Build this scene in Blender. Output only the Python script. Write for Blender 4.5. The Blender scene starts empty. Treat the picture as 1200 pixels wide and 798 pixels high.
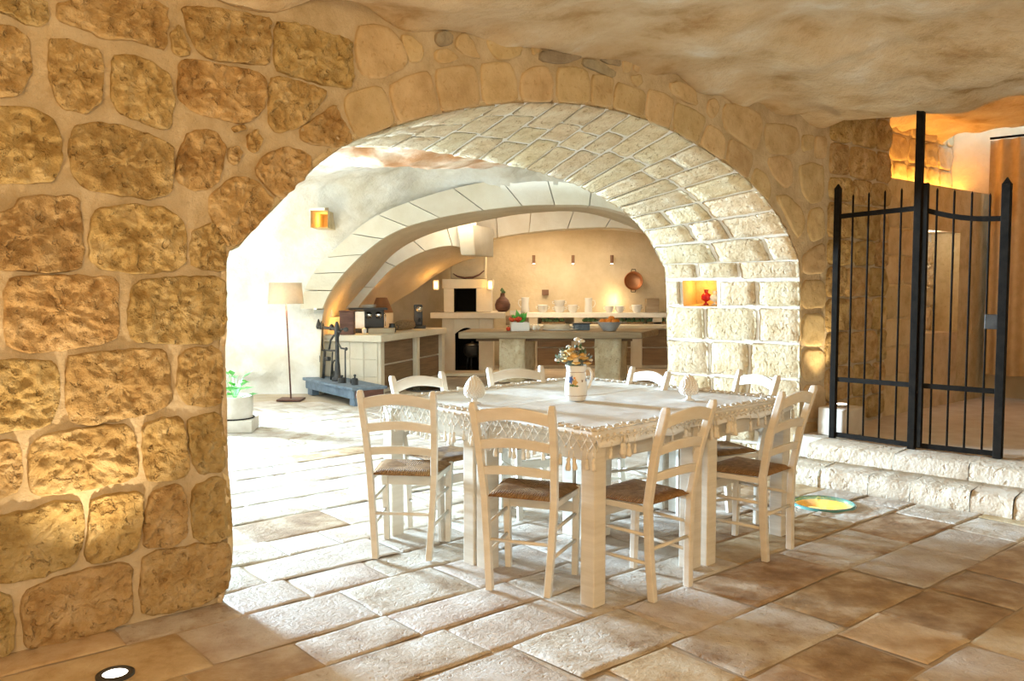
import bpy, math, random
from mathutils import Vector, Matrix, noise
random.seed(7)
PI = math.pi
SC = bpy.context.scene
COL = SC.collection

# ------------------------------------------------------------------ camera
F_PX, CAM_H, PITCH = 1000.0, 1.4, math.atan(62 / 1000)
cam_d = bpy.data.cameras.new('camera')
cam_d.sensor_width = 36.0
cam_d.lens = F_PX / 1200 * 36.0
cam_d.clip_start = 0.05
cam = bpy.data.objects.new('camera', cam_d)
COL.objects.link(cam)
cam.location = (0, 0, CAM_H)
cam.rotation_euler = (PI / 2 - PITCH, 0, 0)
SC.camera = cam

# ------------------------------------------------------------------ world, exposure
SC.view_settings.view_transform = 'Standard'
SC.view_settings.look = 'None'
SC.view_settings.gamma = 1.0
SC.view_settings.use_curve_mapping = False
SC.view_settings.exposure = 0.0
W = bpy.data.worlds.new('world')
SC.world = W
W.use_nodes = True
W.node_tree.nodes['Background'].inputs[0].default_value = (0.62, 0.82, 1.0, 1)
W.node_tree.nodes['Background'].inputs[1].default_value = 3.2

# ------------------------------------------------------------------ large lights
def area(name, loc, target, sx, sy, power, col, spread=PI):
    d = bpy.data.lights.new(name, 'AREA')
    d.shape = 'RECTANGLE'; d.size = sx; d.size_y = sy
    d.energy = power; d.color = col; d.spread = spread
    o = bpy.data.objects.new(name, d)
    COL.objects.link(o)
    o.location = loc
    o.rotation_euler = (Vector(target) - Vector(loc)).to_track_quat('-Z', 'Y').to_euler()
    return o
def spot(name, loc, target, power, col, ang=60, blend=.6, r=.03):
    d = bpy.data.lights.new(name, 'SPOT')
    d.energy = power; d.color = col; d.spot_size = math.radians(ang); d.spot_blend = blend; d.shadow_soft_size = r
    o = bpy.data.objects.new(name, d)
    COL.objects.link(o)
    o.location = loc
    o.rotation_euler = (Vector(target) - Vector(loc)).to_track_quat('-Z', 'Y').to_euler()
    return o
def point(name, loc, power, col, r=.04):
    d = bpy.data.lights.new(name, 'POINT')
    d.energy = power; d.color = col; d.shadow_soft_size = r
    o = bpy.data.objects.new(name, d)
    COL.objects.link(o)
    o.location = loc
    return o
WARM = (1.0, 0.64, 0.28); AMBER = (1.0, 0.52, 0.13); DAY = (0.60, 0.82, 1.0)
DAYLIGHT = 7600; FRONT = 84
area('daylight_door', (-8.4, 11.0, 1.7), (-0.4, 5.6, 0.7), 1.9, 1.9, DAYLIGHT, DAY)   # sky light falling through the side door
area('front_fill_a', (-0.6, -1.6, 2.2), (0.2, 4.5, 1.5), 1.2, 0.8, FRONT * 1.1, WARM)  # unseen warm fill added behind the camera
area('front_fill_b', (2.6, -0.6, 1.9), (2.2, 5.5, 2.2), 1.0, 0.8, FRONT * .18, WARM)  # weaker unseen fill, added from the right
area('ceiling_fill', (1.6, -0.8, 0.9), (1.3, 2.6, 2.75), 0.8, 0.5, FRONT * .5, WARM)  # unseen upward fill added to warm the rock ceiling
area('kitchen_fill_front', (-0.3, 11.75, 2.62), (0.4, 13.0, 0.3), 1.2, 0.4, 32, (1, .88, .70))  # added fill hidden above the arch, brightens island and piers
area('kitchen_fill', (0.7, 14.35, 2.52), (0.7, 14.0, 0.0), 1.8, 0.5, 44, (1, .80, .55))  # broad warm fill added out of sight behind the rear band

# ------------------------------------------------------------------ projection helpers (design geometry: real places)
O = Vector((0, 0, CAM_H))
cp, sp = math.cos(PITCH), math.sin(PITCH)
def ray(px, py):
    x = (px - 600) / F_PX; y = -(py - 399) / F_PX
    return Vector((x, cp + y * sp, -sp + y * cp))
def on_z(px, py, z=0.0):
    d = ray(px, py); return O + d * ((z - CAM_H) / d.z)
def at(px, py, Y):
    d = ray(px, py); return O + d * (Y / d.y)
def on_plane(px, py, P0, n):
    d = ray(px, py); return O + d * ((P0 - O).dot(n) / d.dot(n))
def proj(P):
    d = Vector(P) - O
    yy = d.y * cp - d.z * sp; zz = d.y * sp + d.z * cp
    if yy < .05: return (-9999, -9999)
    return 600 + F_PX * d.x / yy, 399 - F_PX * zz / yy

# ------------------------------------------------------------------ mesh builder
class MB:
    def __init__(s): s.v = []; s.f = []
    def add(s, vs, fs):
        b = len(s.v); s.v += [tuple(p) for p in vs]; s.f += [tuple(i + b for i in f) for f in fs]; return s
    def box(s, c, size, rz=0.0, M=None):
        x, y, z = size[0] / 2, size[1] / 2, size[2] / 2
        vs = [Vector((a * x, b * y, d * z)) for d in (-1, 1) for b in (-1, 1) for a in (-1, 1)]
        R = M if M is not None else Matrix.Rotation(rz, 3, 'Z')
        vs = [R @ p + Vector(c) for p in vs]
        return s.add(vs, [(0, 2, 3, 1), (4, 5, 7, 6), (0, 1, 5, 4), (2, 6, 7, 3), (0, 4, 6, 2), (1, 3, 7, 5)])
    def hexa(s, p):   # 8 points: bottom ring 4, top ring 4
        return s.add(p, [(3, 2, 1, 0), (4, 5, 6, 7), (0, 1, 5, 4), (1, 2, 6, 5), (2, 3, 7, 6), (3, 0, 4, 7)])
    def bar(s, a, b, w, h, up=(0, 0, 1)):
        a, b = Vector(a), Vector(b); d = (b - a).normalized(); u = Vector(up)
        r = d.cross(u)
        if r.length < 1e-4: r = d.cross(Vector((0, 1, 0)))
        r.normalize(); u = r.cross(d)
        r *= w / 2; u *= h / 2
        return s.hexa([a - r - u, a + r - u, a + r + u, a - r + u, b - r - u, b + r - u, b + r + u, b - r + u])
    def tube(s, pts, rad, n=8, cap=True):
        pts = [Vector(p) for p in pts]
        if not hasattr(rad, '__len__'): rad = [rad] * len(pts)
        rings = []; t0 = (pts[1] - pts[0]).normalized()
        ref = Vector((0, 0, 1)) if abs(t0.z) < .9 else Vector((1, 0, 0))
        nrm = t0.cross(ref).normalized()
        for i, p in enumerate(pts):
            a = pts[max(i - 1, 0)]; b = pts[min(i + 1, len(pts) - 1)]
            t = (b - a).normalized()
            nrm = (nrm - t * nrm.dot(t)).normalized(); bn = t.cross(nrm)
            rings.append([p + (nrm * math.cos(2 * PI * k / n) + bn * math.sin(2 * PI * k / n)) * rad[i] for k in range(n)])
        vs = [q for r in rings for q in r]; fs = []
        for i in range(len(pts) - 1):
            for k in range(n):
                fs.append((i * n + k, i * n + (k + 1) % n, (i + 1) * n + (k + 1) % n, (i + 1) * n + k))
        if cap:
            fs.append(tuple(range(n - 1, -1, -1))); m = (len(pts) - 1) * n; fs.append(tuple(m + k for k in range(n)))
        return s.add(vs, fs)
    def lathe(s, prof, c=(0, 0, 0), n=20, close=True, sq=(1, 1)):
        c = Vector(c); vs = []; fs = []
        for r, z in prof:
            for k in range(n):
                a = 2 * PI * k / n; vs.append(c + Vector((r * math.cos(a) * sq[0], r * math.sin(a) * sq[1], z)))
        for i in range(len(prof) - 1):
            for k in range(n):
                fs.append((i * n + k, i * n + (k + 1) % n, (i + 1) * n + (k + 1) % n, (i + 1) * n + k))
        if close:
            fs.append(tuple(range(n - 1, -1, -1))); m = (len(prof) - 1) * n; fs.append(tuple(m + k for k in range(n)))
        return s.add(vs, fs)
    def ball(s, c, r, n=8, m=5, sq=(1, 1, 1)):
        c = Vector(c); vs = [c + Vector((0, 0, -r * sq[2]))]; fs = []
        for i in range(1, m):
            ph = PI * i / m
            for k in range(n):
                a = 2 * PI * k / n
                vs.append(c + Vector((r * math.sin(ph) * math.cos(a) * sq[0], r * math.sin(ph) * math.sin(a) * sq[1], -r * math.cos(ph) * sq[2])))
        vs.append(c + Vector((0, 0, r * sq[2]))); L = len(vs) - 1
        for k in range(n): fs.append((0, 1 + (k + 1) % n, 1 + k)); fs.append((L, 1 + (m - 2) * n + k, 1 + (m - 2) * n + (k + 1) % n))
        for i in range(m - 2):
            for k in range(n):
                fs.append((1 + i * n + k, 1 + i * n + (k + 1) % n, 1 + (i + 1) * n + (k + 1) % n, 1 + (i + 1) * n + k))
        return s.add(vs, fs)
    def prism(s, poly, ext):   # planar polygon extruded by vector
        poly = [Vector(p) for p in poly]; n = len(poly); e = Vector(ext)
        return s.add(poly + [p + e for p in poly], [tuple(range(n - 1, -1, -1)), tuple(range(n, 2 * n))] + [(i, (i + 1) % n, (i + 1) % n + n, i + n) for i in range(n)])
    def grid(s, fn, nu, nv, skip=None):
        vs = [fn(i / nu, j / nv) for j in range(nv + 1) for i in range(nu + 1)]
        fs = [(j * (nu + 1) + i, j * (nu + 1) + i + 1, (j + 1) * (nu + 1) + i + 1, (j + 1) * (nu + 1) + i) for j in range(nv) for i in range(nu) if not (skip and skip((i + .5) / nu, (j + .5) / nv))]
        return s.add(vs, fs)
    def build(s, name, m, parent=None, smooth=False, bevel=0, label=None, cat=None, group=None, kind=None, sharp=None):
        me = bpy.data.meshes.new(name); me.from_pydata(s.v, [], s.f); me.update()
        if m is not None: me.materials.append(m)
        if smooth: me.polygons.foreach_set('use_smooth', [True] * len(me.polygons))
        o = bpy.data.objects.new(name, me); COL.objects.link(o)
        if parent is not None: o.parent = parent
        if bevel:
            b = o.modifiers.new('bevel', 'BEVEL'); b.width = bevel; b.segments = 2; b.limit_method = 'ANGLE'; b.angle_limit = .6
        tag(o, label, cat, group, kind)
        return o
def tag(o, label=None, cat=None, group=None, kind=None):
    if label: o['label'] = label
    if cat: o['category'] = cat
    if group: o['group'] = group
    if kind: o['kind'] = kind
    return o
def empty(name, loc=(0, 0, 0), rz=0.0, label=None, cat=None, group=None, kind=None):
    o = bpy.data.objects.new(name, None); COL.objects.link(o); o.empty_display_size = .1
    o.location = loc; o.rotation_euler = (0, 0, rz)
    return tag(o, label, cat, group, kind)
def kids(o): return [c for c in bpy.data.objects if c.parent == o]
def copy_tree(o, parent=None):
    c = o.copy(); COL.objects.link(c); c.parent = parent
    for ch in kids(o): copy_tree(ch, c)
    return c

# ------------------------------------------------------------------ materials
def mat(name, cols, scale=6.0, bump=.3, bscale=30.0, rough=.85, var=.12, hue=.01, detail=6.0, pits=0.0, bdist=.02, spec=.3, coat=0):
    m = bpy.data.materials.new(name); m.use_nodes = True
    nt = m.node_tree; N = nt.nodes; L = nt.links
    b = N['Principled BSDF']; b.inputs['Roughness'].default_value = rough
    b.inputs['Specular IOR Level'].default_value = spec
    if coat: b.inputs['Coat Weight'].default_value = coat
    tc = N.new('ShaderNodeTexCoord'); oi = N.new('ShaderNodeObjectInfo')
    off = N.new('ShaderNodeVectorMath'); off.operation = 'MULTIPLY_ADD'
    cx = N.new('ShaderNodeCombineXYZ')
    for k in range(3): L.new(oi.outputs['Random'], cx.inputs[k])
    L.new(cx.outputs[0], off.inputs[0]); off.inputs[1].default_value = (17, 29, 11); L.new(tc.outputs['Object'], off.inputs[2])
    n1 = N.new('ShaderNodeTexNoise'); n1.inputs['Scale'].default_value = scale; n1.inputs['Detail'].default_value = detail; n1.inputs['Roughness'].default_value = .62
    L.new(off.outputs[0], n1.inputs['Vector'])
    cr = N.new('ShaderNodeValToRGB')
    el = cr.color_ramp.elements
    lo, hi = .32, .68
    el[0].position = lo; el[0].color = (*cols[0], 1); el[1].position = hi; el[1].color = (*cols[-1], 1)
    for i, c in enumerate(cols[1:-1]):
        e = el.new(lo + (hi - lo) * (i + 1) / (len(cols) - 1)); e.color = (*c, 1)
    L.new(n1.outputs['Fac'], cr.inputs[0])
    hs = N.new('ShaderNodeHueSaturation')
    mr = N.new('ShaderNodeMapRange'); mr.inputs[3].default_value = 1 - var; mr.inputs[4].default_value = 1 + var
    L.new(oi.outputs['Random'], mr.inputs[0]); L.new(mr.outputs[0], hs.inputs['Value'])
    mh = N.new('ShaderNodeMapRange'); mh.inputs[3].default_value = .5 - hue; mh.inputs[4].default_value = .5 + hue
    ml = N.new('ShaderNodeMath'); ml.operation = 'MULTIPLY'; ml.inputs[1].default_value = 7.31
    mf = N.new('ShaderNodeMath'); mf.operation = 'FRACT'
    L.new(oi.outputs['Random'], ml.inputs[0]); L.new(ml.outputs[0], mf.inputs[0]); L.new(mf.outputs[0], mh.inputs[0]); L.new(mh.outputs[0], hs.inputs['Hue'])
    L.new(cr.outputs[0], hs.inputs['Color'])
    colout = hs.outputs[0]
    if bump:
        n2 = N.new('ShaderNodeTexNoise'); n2.inputs['Scale'].default_value = bscale; n2.inputs['Detail'].default_value = 8; n2.inputs['Roughness'].default_value = .65
        L.new(off.outputs[0], n2.inputs['Vector'])
        h = n2.outputs['Fac']
        if pits:
            vo = N.new('ShaderNodeTexNoise'); vo.inputs['Scale'].default_value = bscale * .9; vo.inputs['Detail'].default_value = 3
            L.new(off.outputs[0], vo.inputs['Vector'])
            pr = N.new('ShaderNodeMapRange'); pr.inputs[1].default_value = .60; pr.inputs[2].default_value = .70; pr.inputs[3].default_value = 0; pr.inputs[4].default_value = 1
            L.new(vo.outputs['Fac'], pr.inputs[0])
            sb = N.new('ShaderNodeMath'); sb.operation = 'MULTIPLY_ADD'; sb.inputs[1].default_value = -pits
            L.new(pr.outputs[0], sb.inputs[0]); L.new(h, sb.inputs[2]); h = sb.outputs[0]
            mx = N.new('ShaderNodeMix'); mx.data_type = 'RGBA'; mx.blend_type = 'MULTIPLY'
            pm = N.new('ShaderNodeMath'); pm.operation = 'MULTIPLY'; pm.inputs[1].default_value = min(1, pits * .6)
            L.new(pr.outputs[0], pm.inputs[0]); L.new(pm.outputs[0], mx.inputs[0]); L.new(colout, mx.inputs[6]); mx.inputs[7].default_value = (.72, .55, .38, 1)
            colout = mx.outputs[2]
        bp = N.new('ShaderNodeBump'); bp.inputs['Strength'].default_value = bump; bp.inputs['Distance'].default_value = bdist
        L.new(h, bp.inputs['Height']); L.new(bp.outputs[0], b.inputs['Normal'])
    L.new(colout, b.inputs['Base Color'])
    return m
def plain(name, c, rough=.5, metal=0, spec=.5, bump=0, bscale=40, var=.1):
    m = mat(name, [tuple(x * (1 - var) for x in c), tuple(min(1, x * (1 + var)) for x in c)], scale=9, bump=bump, bscale=bscale, rough=rough, var=.03, hue=.003, spec=spec)
    m.node_tree.nodes['Principled BSDF'].inputs['Metallic'].default_value = metal
    return m
def glow(name, c, strength):
    m = bpy.data.materials.new(name); m.use_nodes = True
    b = m.node_tree.nodes['Principled BSDF']; b.inputs['Base Color'].default_value = (*c, 1)
    b.inputs['Emission Color'].default_value = (*c, 1); b.inputs['Emission Strength'].default_value = strength
    return m
def glassy(name, c, rough=.02):
    m = bpy.data.materials.new(name); m.use_nodes = True
    b = m.node_tree.nodes['Principled BSDF']; b.inputs['Base Color'].default_value = (*c, 1)
    b.inputs['Transmission Weight'].default_value = 1; b.inputs['Roughness'].default_value = rough; b.inputs['IOR'].default_value = 1.3
    return m
def wood(name, c0, c1, axis_scale=(3, 3, 30), rough=.5, spec=.35, var=.05):
    m = mat(name, [c0, c1], scale=1.6, bump=.08, bscale=3, rough=rough, var=var, hue=.005, spec=spec)
    nt = m.node_tree
    off = [n for n in nt.nodes if n.type == 'VECT_MATH'][0]
    mp = nt.nodes.new('ShaderNodeMapping'); mp.inputs['Scale'].default_value = axis_scale
    nt.links.new(off.outputs[0], mp.inputs[0])
    for n in nt.nodes:
        if n.type == 'TEX_NOISE': nt.links.new(mp.outputs[0], n.inputs['Vector'])
    return m
M = {}
M['stone'] = mat('rough_limestone', [(.40, .25, .095), (.58, .41, .19), (.69, .53, .30)], 9, 1.0, 32, .95, .10, .008, pits=.5, bdist=.03)
M['voussoir'] = mat('cut_limestone', [(.48, .36, .20), (.60, .47, .28), (.66, .54, .35)], 6, .4, 40, .92, .08, .008, pits=.5, bdist=.012)
M['grey_stone'] = mat('grey_limestone', [(.30, .26, .20), (.46, .40, .30)], 12, .5, 40, .9, .1, .01)
M['mortar'] = mat('lime_mortar', [(.48, .38, .24), (.60, .50, .35), (.68, .59, .45)], 6, .7, 34, .95, .0, 0, bdist=.016)
M['vault'] = mat('pale_tuff', [(.62, .48, .28), (.75, .62, .41), (.81, .72, .53)], 8, .8, 30, .95, .06, .008, pits=.5, bdist=.025)
M['vault_mortar'] = mat('white_mortar', [(.78, .74, .66), (.86, .83, .77)], 5, .4, 40, .95, 0, 0, bdist=.015)
M['rock'] = mat('cave_rock', [(.46, .29, .13), (.66, .50, .30), (.74, .61, .42), (.84, .77, .65)], 1.9, 1.0, 7, .95, 0, 0, bdist=.05)
M['white_rock'] = mat('whitewashed_rock', [(.62, .55, .43), (.76, .71, .62), (.83, .81, .76)], 1.6, .6, 7, .95, 0, 0, bdist=.05)
def red_stain(m, loc, rz, sc):
    nt = m.node_tree; N = nt.nodes; L = nt.links; b = N['Principled BSDF']; src = b.inputs['Base Color'].links[0].from_socket
    tc = N.new('ShaderNodeTexCoord'); ns = N.new('ShaderNodeTexNoise'); ns.inputs['Scale'].default_value = 2.6; ns.inputs['Detail'].default_value = 7; L.new(tc.outputs['Object'], ns.inputs['Vector'])
    mx = N.new('ShaderNodeMix'); mx.data_type = 'VECTOR'; mx.inputs[0].default_value = .55
    ad = N.new('ShaderNodeVectorMath'); ad.operation = 'MULTIPLY_ADD'; ad.inputs[1].default_value = (1.0, 1.0, .6); L.new(ns.outputs['Color'], ad.inputs[0]); L.new(tc.outputs['Object'], ad.inputs[2])
    mp = N.new('ShaderNodeMapping'); mp.vector_type = 'TEXTURE'; mp.inputs['Location'].default_value = (loc[0] + .5, loc[1] + .5, loc[2] + .3); mp.inputs['Rotation'].default_value = (0, 0, rz); mp.inputs['Scale'].default_value = sc
    L.new(ad.outputs[0], mp.inputs[0]); g = N.new('ShaderNodeTexGradient'); g.gradient_type = 'SPHERICAL'; L.new(mp.outputs[0], g.inputs[0])
    mr = N.new('ShaderNodeMapRange'); mr.inputs[1].default_value = .0; mr.inputs[2].default_value = .45; L.new(g.outputs['Fac'], mr.inputs[0])
    cr = N.new('ShaderNodeValToRGB'); cr.color_ramp.elements[0].color = (.50, .24, .10, 1); cr.color_ramp.elements[1].color = (.80, .62, .46, 1); cr.color_ramp.elements[0].position = .38; cr.color_ramp.elements[1].position = .62
    L.new(ns.outputs['Fac'], cr.inputs[0])
    m2 = N.new('ShaderNodeMix'); m2.data_type = 'RGBA'; L.new(mr.outputs[0], m2.inputs[0]); L.new(src, m2.inputs[6]); L.new(cr.outputs[0], m2.inputs[7]); L.new(m2.outputs[2], b.inputs['Base Color'])
RCP = at(525, 195, 8.3)
red_stain(M['white_rock'], (RCP.x, RCP.y, RCP.z), .6, (1.9, .95, .8))
M['red_rock'] = mat('reddish_rock', [(.62, .36, .20), (.80, .66, .52)], 5, .8, 12, .95, 0, 0, bdist=.05)
M['plaster'] = mat('kitchen_plaster', [(.57, .45, .28), (.70, .58, .40)], 2.5, .35, 14, .95, 0, 0, bdist=.03)
M['kstone'] = mat('kitchen_limestone', [(.70, .60, .44), (.78, .70, .56)], 3, .25, 30, .85, .04, .004)
M['kmortar'] = mat('kitchen_joint', [(.5, .4, .26), (.6, .5, .34)], 3, .25, 30, .9, 0, 0)
M['floor_mortar'] = mat('floor_joint', [(.46, .36, .25), (.58, .48, .36)], 5, .3, 40, .9, 0, 0)
M['slab'] = mat('worn_stone_slab', [(.32, .22, .14), (.50, .42, .33), (.61, .56, .49), (.68, .66, .62)], 5.5, .6, 38, .6, .06, .006, spec=.35, pits=.5, bdist=.016)
M['slab_dark'] = mat('brown_stone_slab', [(.22, .13, .065), (.38, .26, .15), (.56, .45, .32)], 6, .7, 22, .55, .10, .008, spec=.35, bdist=.015)
M['slab_pink'] = mat('pinkish_stone_slab', [(.42, .32, .24), (.56, .49, .42), (.66, .62, .57)], 4.5, .55, 36, .55, .08, .008, spec=.35, pits=.3, bdist=.022)
M['slab_ochre_bounce'] = mat('ochre_bounce_slab', [(.33, .21, .095), (.51, .38, .22), (.62, .52, .36)], 4.5, .5, 34, .55, .10, .008, spec=.35, bdist=.014)  # ochre stone tone that also carries warm bounce from wall and uplight
M['step'] = mat('step_stone', [(.58, .48, .35), (.74, .67, .56)], 5, .8, 20, .9, .05, .005, pits=.4, bdist=.025)
M['white_wood'] = wood('whitewashed_wood', (.60, .55, .46), (.72, .68, .60), (2, 2, 18), .55)
M['chair_wood'] = wood('cream_painted_wood', (.66, .60, .50), (.76, .71, .62), (4, 4, 14), .5)
M['board_wood'] = wood('brown_oak_drawer', (.17, .10, .05), (.27, .17, .09), (2, 2, 25), .55)
M['table_wood'] = wood('weathered_plank', (.30, .21, .12), (.46, .36, .24), (1.2, 14, 14), .7)
M['dark_wood'] = wood('dark_wood', (.09, .035, .02), (.17, .07, .045), (4, 4, 20), .5)
M['blue_wood'] = mat('blue_grey_painted_wood', [(.10, .13, .17), (.20, .26, .32)], 9, .2, 40, .6, .02, 0)
M['iron'] = mat('black_iron', [(.008, .007, .006), (.018, .015, .012)], 20, .15, 60, .8, 0, 0, spec=.08)
M['old_iron'] = mat('old_iron', [(.015, .014, .013), (.045, .042, .038)], 20, .2, 60, .5, 0, 0, spec=.5)
M['black'] = plain('black_plastic', (.012, .012, .013), .35)
M['matt_black'] = plain('matt_black', (.012, .009, .006), .95, spec=.1)  # matt near-black for oven and hearth linings and the dark floor disc
M['enamel'] = plain('grey_enamel', (.52, .54, .56), .35)
M['chrome'] = plain('chrome', (.75, .75, .75), .15, 1)
M['steel'] = plain('brushed_steel', (.55, .52, .47), .3, 1)
M['copper'] = plain('copper', (.48, .20, .09), .35, .85, bump=.1, bscale=15)
M['ceramic'] = plain('white_ceramic', (.80, .78, .73), .25, var=.02)
M['cloth'] = mat('white_woven_cloth', [(.76, .74, .70), (.83, .81, .77)], 14, .5, 160, .95, 0, 0, bdist=.004)
M['fringe'] = mat('ivory_cotton_cord', [(.68, .62, .52), (.80, .75, .66)], 30, .6, 220, .95, .03, 0, bdist=.003)
M['linen'] = mat('linen_shade', [(.72, .60, .45), (.78, .67, .52)], 30, .2, 200, .9, 0, 0)
def translucent(m, f):
    nt = m.node_tree; N = nt.nodes; L = nt.links; b = N['Principled BSDF']; t = N.new('ShaderNodeBsdfTranslucent'); mx = N.new('ShaderNodeMixShader'); mx.inputs[0].default_value = f
    L.new(b.inputs['Base Color'].links[0].from_socket, t.inputs[0]); L.new(b.outputs[0], mx.inputs[1]); L.new(t.outputs[0], mx.inputs[2]); L.new(mx.outputs[0], N['Material Output'].inputs[0])
translucent(M['linen'], .5)
M['curtain'] = mat('beige_curtain', [(.52, .38, .22), (.62, .47, .29)], 12, .2, 120, .95, 0, 0)
M['green'] = plain('leaf_green', (.10, .42, .06), .45, var=.3)
M['dkgreen'] = plain('dark_leaf', (.07, .15, .05), .5, var=.3)
M['sage'] = plain('sage_leaf', (.22, .27, .22), .8, var=.2)
M['red'] = plain('tomato_red', (.62, .06, .02), .3)
M['orange'] = plain('orange_peel', (.80, .26, .02), .45)
M['yellow'] = plain('ochre_petal', (.66, .42, .14), .8, var=.3)
M['petal'] = plain('cream_petal', (.80, .76, .66), .8)
M['blue'] = plain('cobalt_glaze', (.06, .13, .40), .3)
M['terracotta'] = plain('brown_clay', (.20, .10, .05), .6)
M['wicker'] = mat('wicker', [(.16, .09, .04), (.40, .27, .14)], 60, .8, 90, .8, 0, 0)
M['leather'] = plain('brown_shade', (.26, .11, .04), .7)
M['concrete'] = mat('pale_cast_stone', [(.60, .52, .42), (.72, .66, .58)], 6, .3, 40, .85, 0, 0)
M['bulb'] = glow('lamp_glow', (1, .66, .28), 1.8)
M['uplight'] = glow('uplight_glow', (1, .93, .80), 12)
M['led'] = glow('amber_led', (1, .55, .15), 18)
M['glass'] = glassy('clear_glass', (.86, .95, .92))
M['teal_glass'] = plain('teal_glass_edge', (.10, .26, .25), .15)
def pane():
    m = bpy.data.materials.new('clear_pane'); m.use_nodes = True; nt = m.node_tree; N = nt.nodes; L = nt.links
    t = N.new('ShaderNodeBsdfTransparent'); t.inputs[0].default_value = (.90, .97, .95, 1); g = N.new('ShaderNodeBsdfGlossy'); g.inputs['Roughness'].default_value = .05
    mx = N.new('ShaderNodeMixShader')
    mx.inputs[0].default_value = .14; L.new(t.outputs[0], mx.inputs[1]); L.new(g.outputs[0], mx.inputs[2]); L.new(mx.outputs[0], N['Material Output'].inputs[0]); return m
M['pane'] = pane()
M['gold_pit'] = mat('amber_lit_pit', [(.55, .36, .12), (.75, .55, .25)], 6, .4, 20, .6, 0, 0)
M['red_glaze'] = plain('red_glaze', (.55, .01, .01), .15)
# rush seat: cord ridges turned by seat quarter
def rush():
    m = bpy.data.materials.new('woven_rush'); m.use_nodes = True
    nt = m.node_tree; N = nt.nodes; L = nt.links; b = N['Principled BSDF']; b.inputs['Roughness'].default_value = .75
    tc = N.new('ShaderNodeTexCoord'); sx = N.new('ShaderNodeSeparateXYZ'); L.new(tc.outputs['Object'], sx.inputs[0])
    ax = N.new('ShaderNodeMath'); ax.operation = 'ABSOLUTE'; ay = N.new('ShaderNodeMath'); ay.operation = 'ABSOLUTE'
    L.new(sx.outputs[0], ax.inputs[0]); L.new(sx.outputs[1], ay.inputs[0])
    gt = N.new('ShaderNodeMath'); gt.operation = 'GREATER_THAN'; L.new(ax.outputs[0], gt.inputs[0]); L.new(ay.outputs[0], gt.inputs[1])
    mx = N.new('ShaderNodeMix'); mx.data_type = 'FLOAT'; L.new(gt.outputs[0], mx.inputs[0]); L.new(sx.outputs[0], mx.inputs[2]); L.new(sx.outputs[1], mx.inputs[3])
    ns = N.new('ShaderNodeTexNoise'); ns.inputs['Scale'].default_value = 35; ns.inputs['Detail'].default_value = 4; L.new(tc.outputs['Object'], ns.inputs['Vector'])
    ma = N.new('ShaderNodeMath'); ma.operation = 'MULTIPLY_ADD'; ma.inputs[1].default_value = .006; L.new(ns.outputs['Fac'], ma.inputs[0]); L.new(mx.outputs[0], ma.inputs[2])
    mu = N.new('ShaderNodeMath'); mu.operation = 'MULTIPLY'; mu.inputs[1].default_value = 2 * PI / .011; L.new(ma.outputs[0], mu.inputs[0])
    sn = N.new('ShaderNodeMath'); sn.operation = 'SINE'; L.new(mu.outputs[0], sn.inputs[0])
    cr = N.new('ShaderNodeValToRGB'); cr.color_ramp.elements[0].color = (.24, .11, .03, 1); cr.color_ramp.elements[1].color = (.55, .31, .11, 1)
    cr.color_ramp.elements[0].position = .25; cr.color_ramp.elements[1].position = .8
    L.new(ns.outputs['Fac'], cr.inputs[0]); L.new(cr.outputs[0], b.inputs['Base Color'])
    bp = N.new('ShaderNodeBump'); bp.inputs['Strength'].default_value = .9; bp.inputs['Distance'].default_value = .006
    L.new(sn.outputs[0], bp.inputs['Height']); L.new(bp.outputs[0], b.inputs['Normal'])
    return m
M['rush'] = rush()

def fbm(p, s, amp, o=4):
    return amp * noise.fractal(Vector(p) * s, 1.0, 2.0, o)
def catmull(pts, per):
    out = []
    for i in range(len(pts) - 1):
        a = pts[max(i - 1, 0)]; b = pts[i]; c = pts[i + 1]; d = pts[min(i + 2, len(pts) - 1)]
        for k in range(per):
            t = k / per
            out.append(.5 * (2 * b + (c - a) * t + (2 * a - 5 * b + 4 * c - d) * t * t + (3 * b - a - 3 * c + d) * t ** 3))
    out.append(pts[-1].copy()); return out
def chaikin(p, it=1, q=.22):
    for _ in range(it):
        r = []
        for i in range(len(p)):
            a, b = p[i], p[(i + 1) % len(p)]
            r += [a.lerp(b, q), a.lerp(b, 1 - q)]
        p = r
    return p
def resample(p, n):
    L = [0]
    for i in range(len(p)): L.append(L[-1] + (p[(i + 1) % len(p)] - p[i]).length)
    out = []; k = 0
    for j in range(n):
        d = L[-1] * j / n
        while L[k + 1] < d: k += 1
        out.append(p[k].lerp(p[(k + 1) % len(p)], (d - L[k]) / max(1e-9, L[k + 1] - L[k])))
    return out
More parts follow.
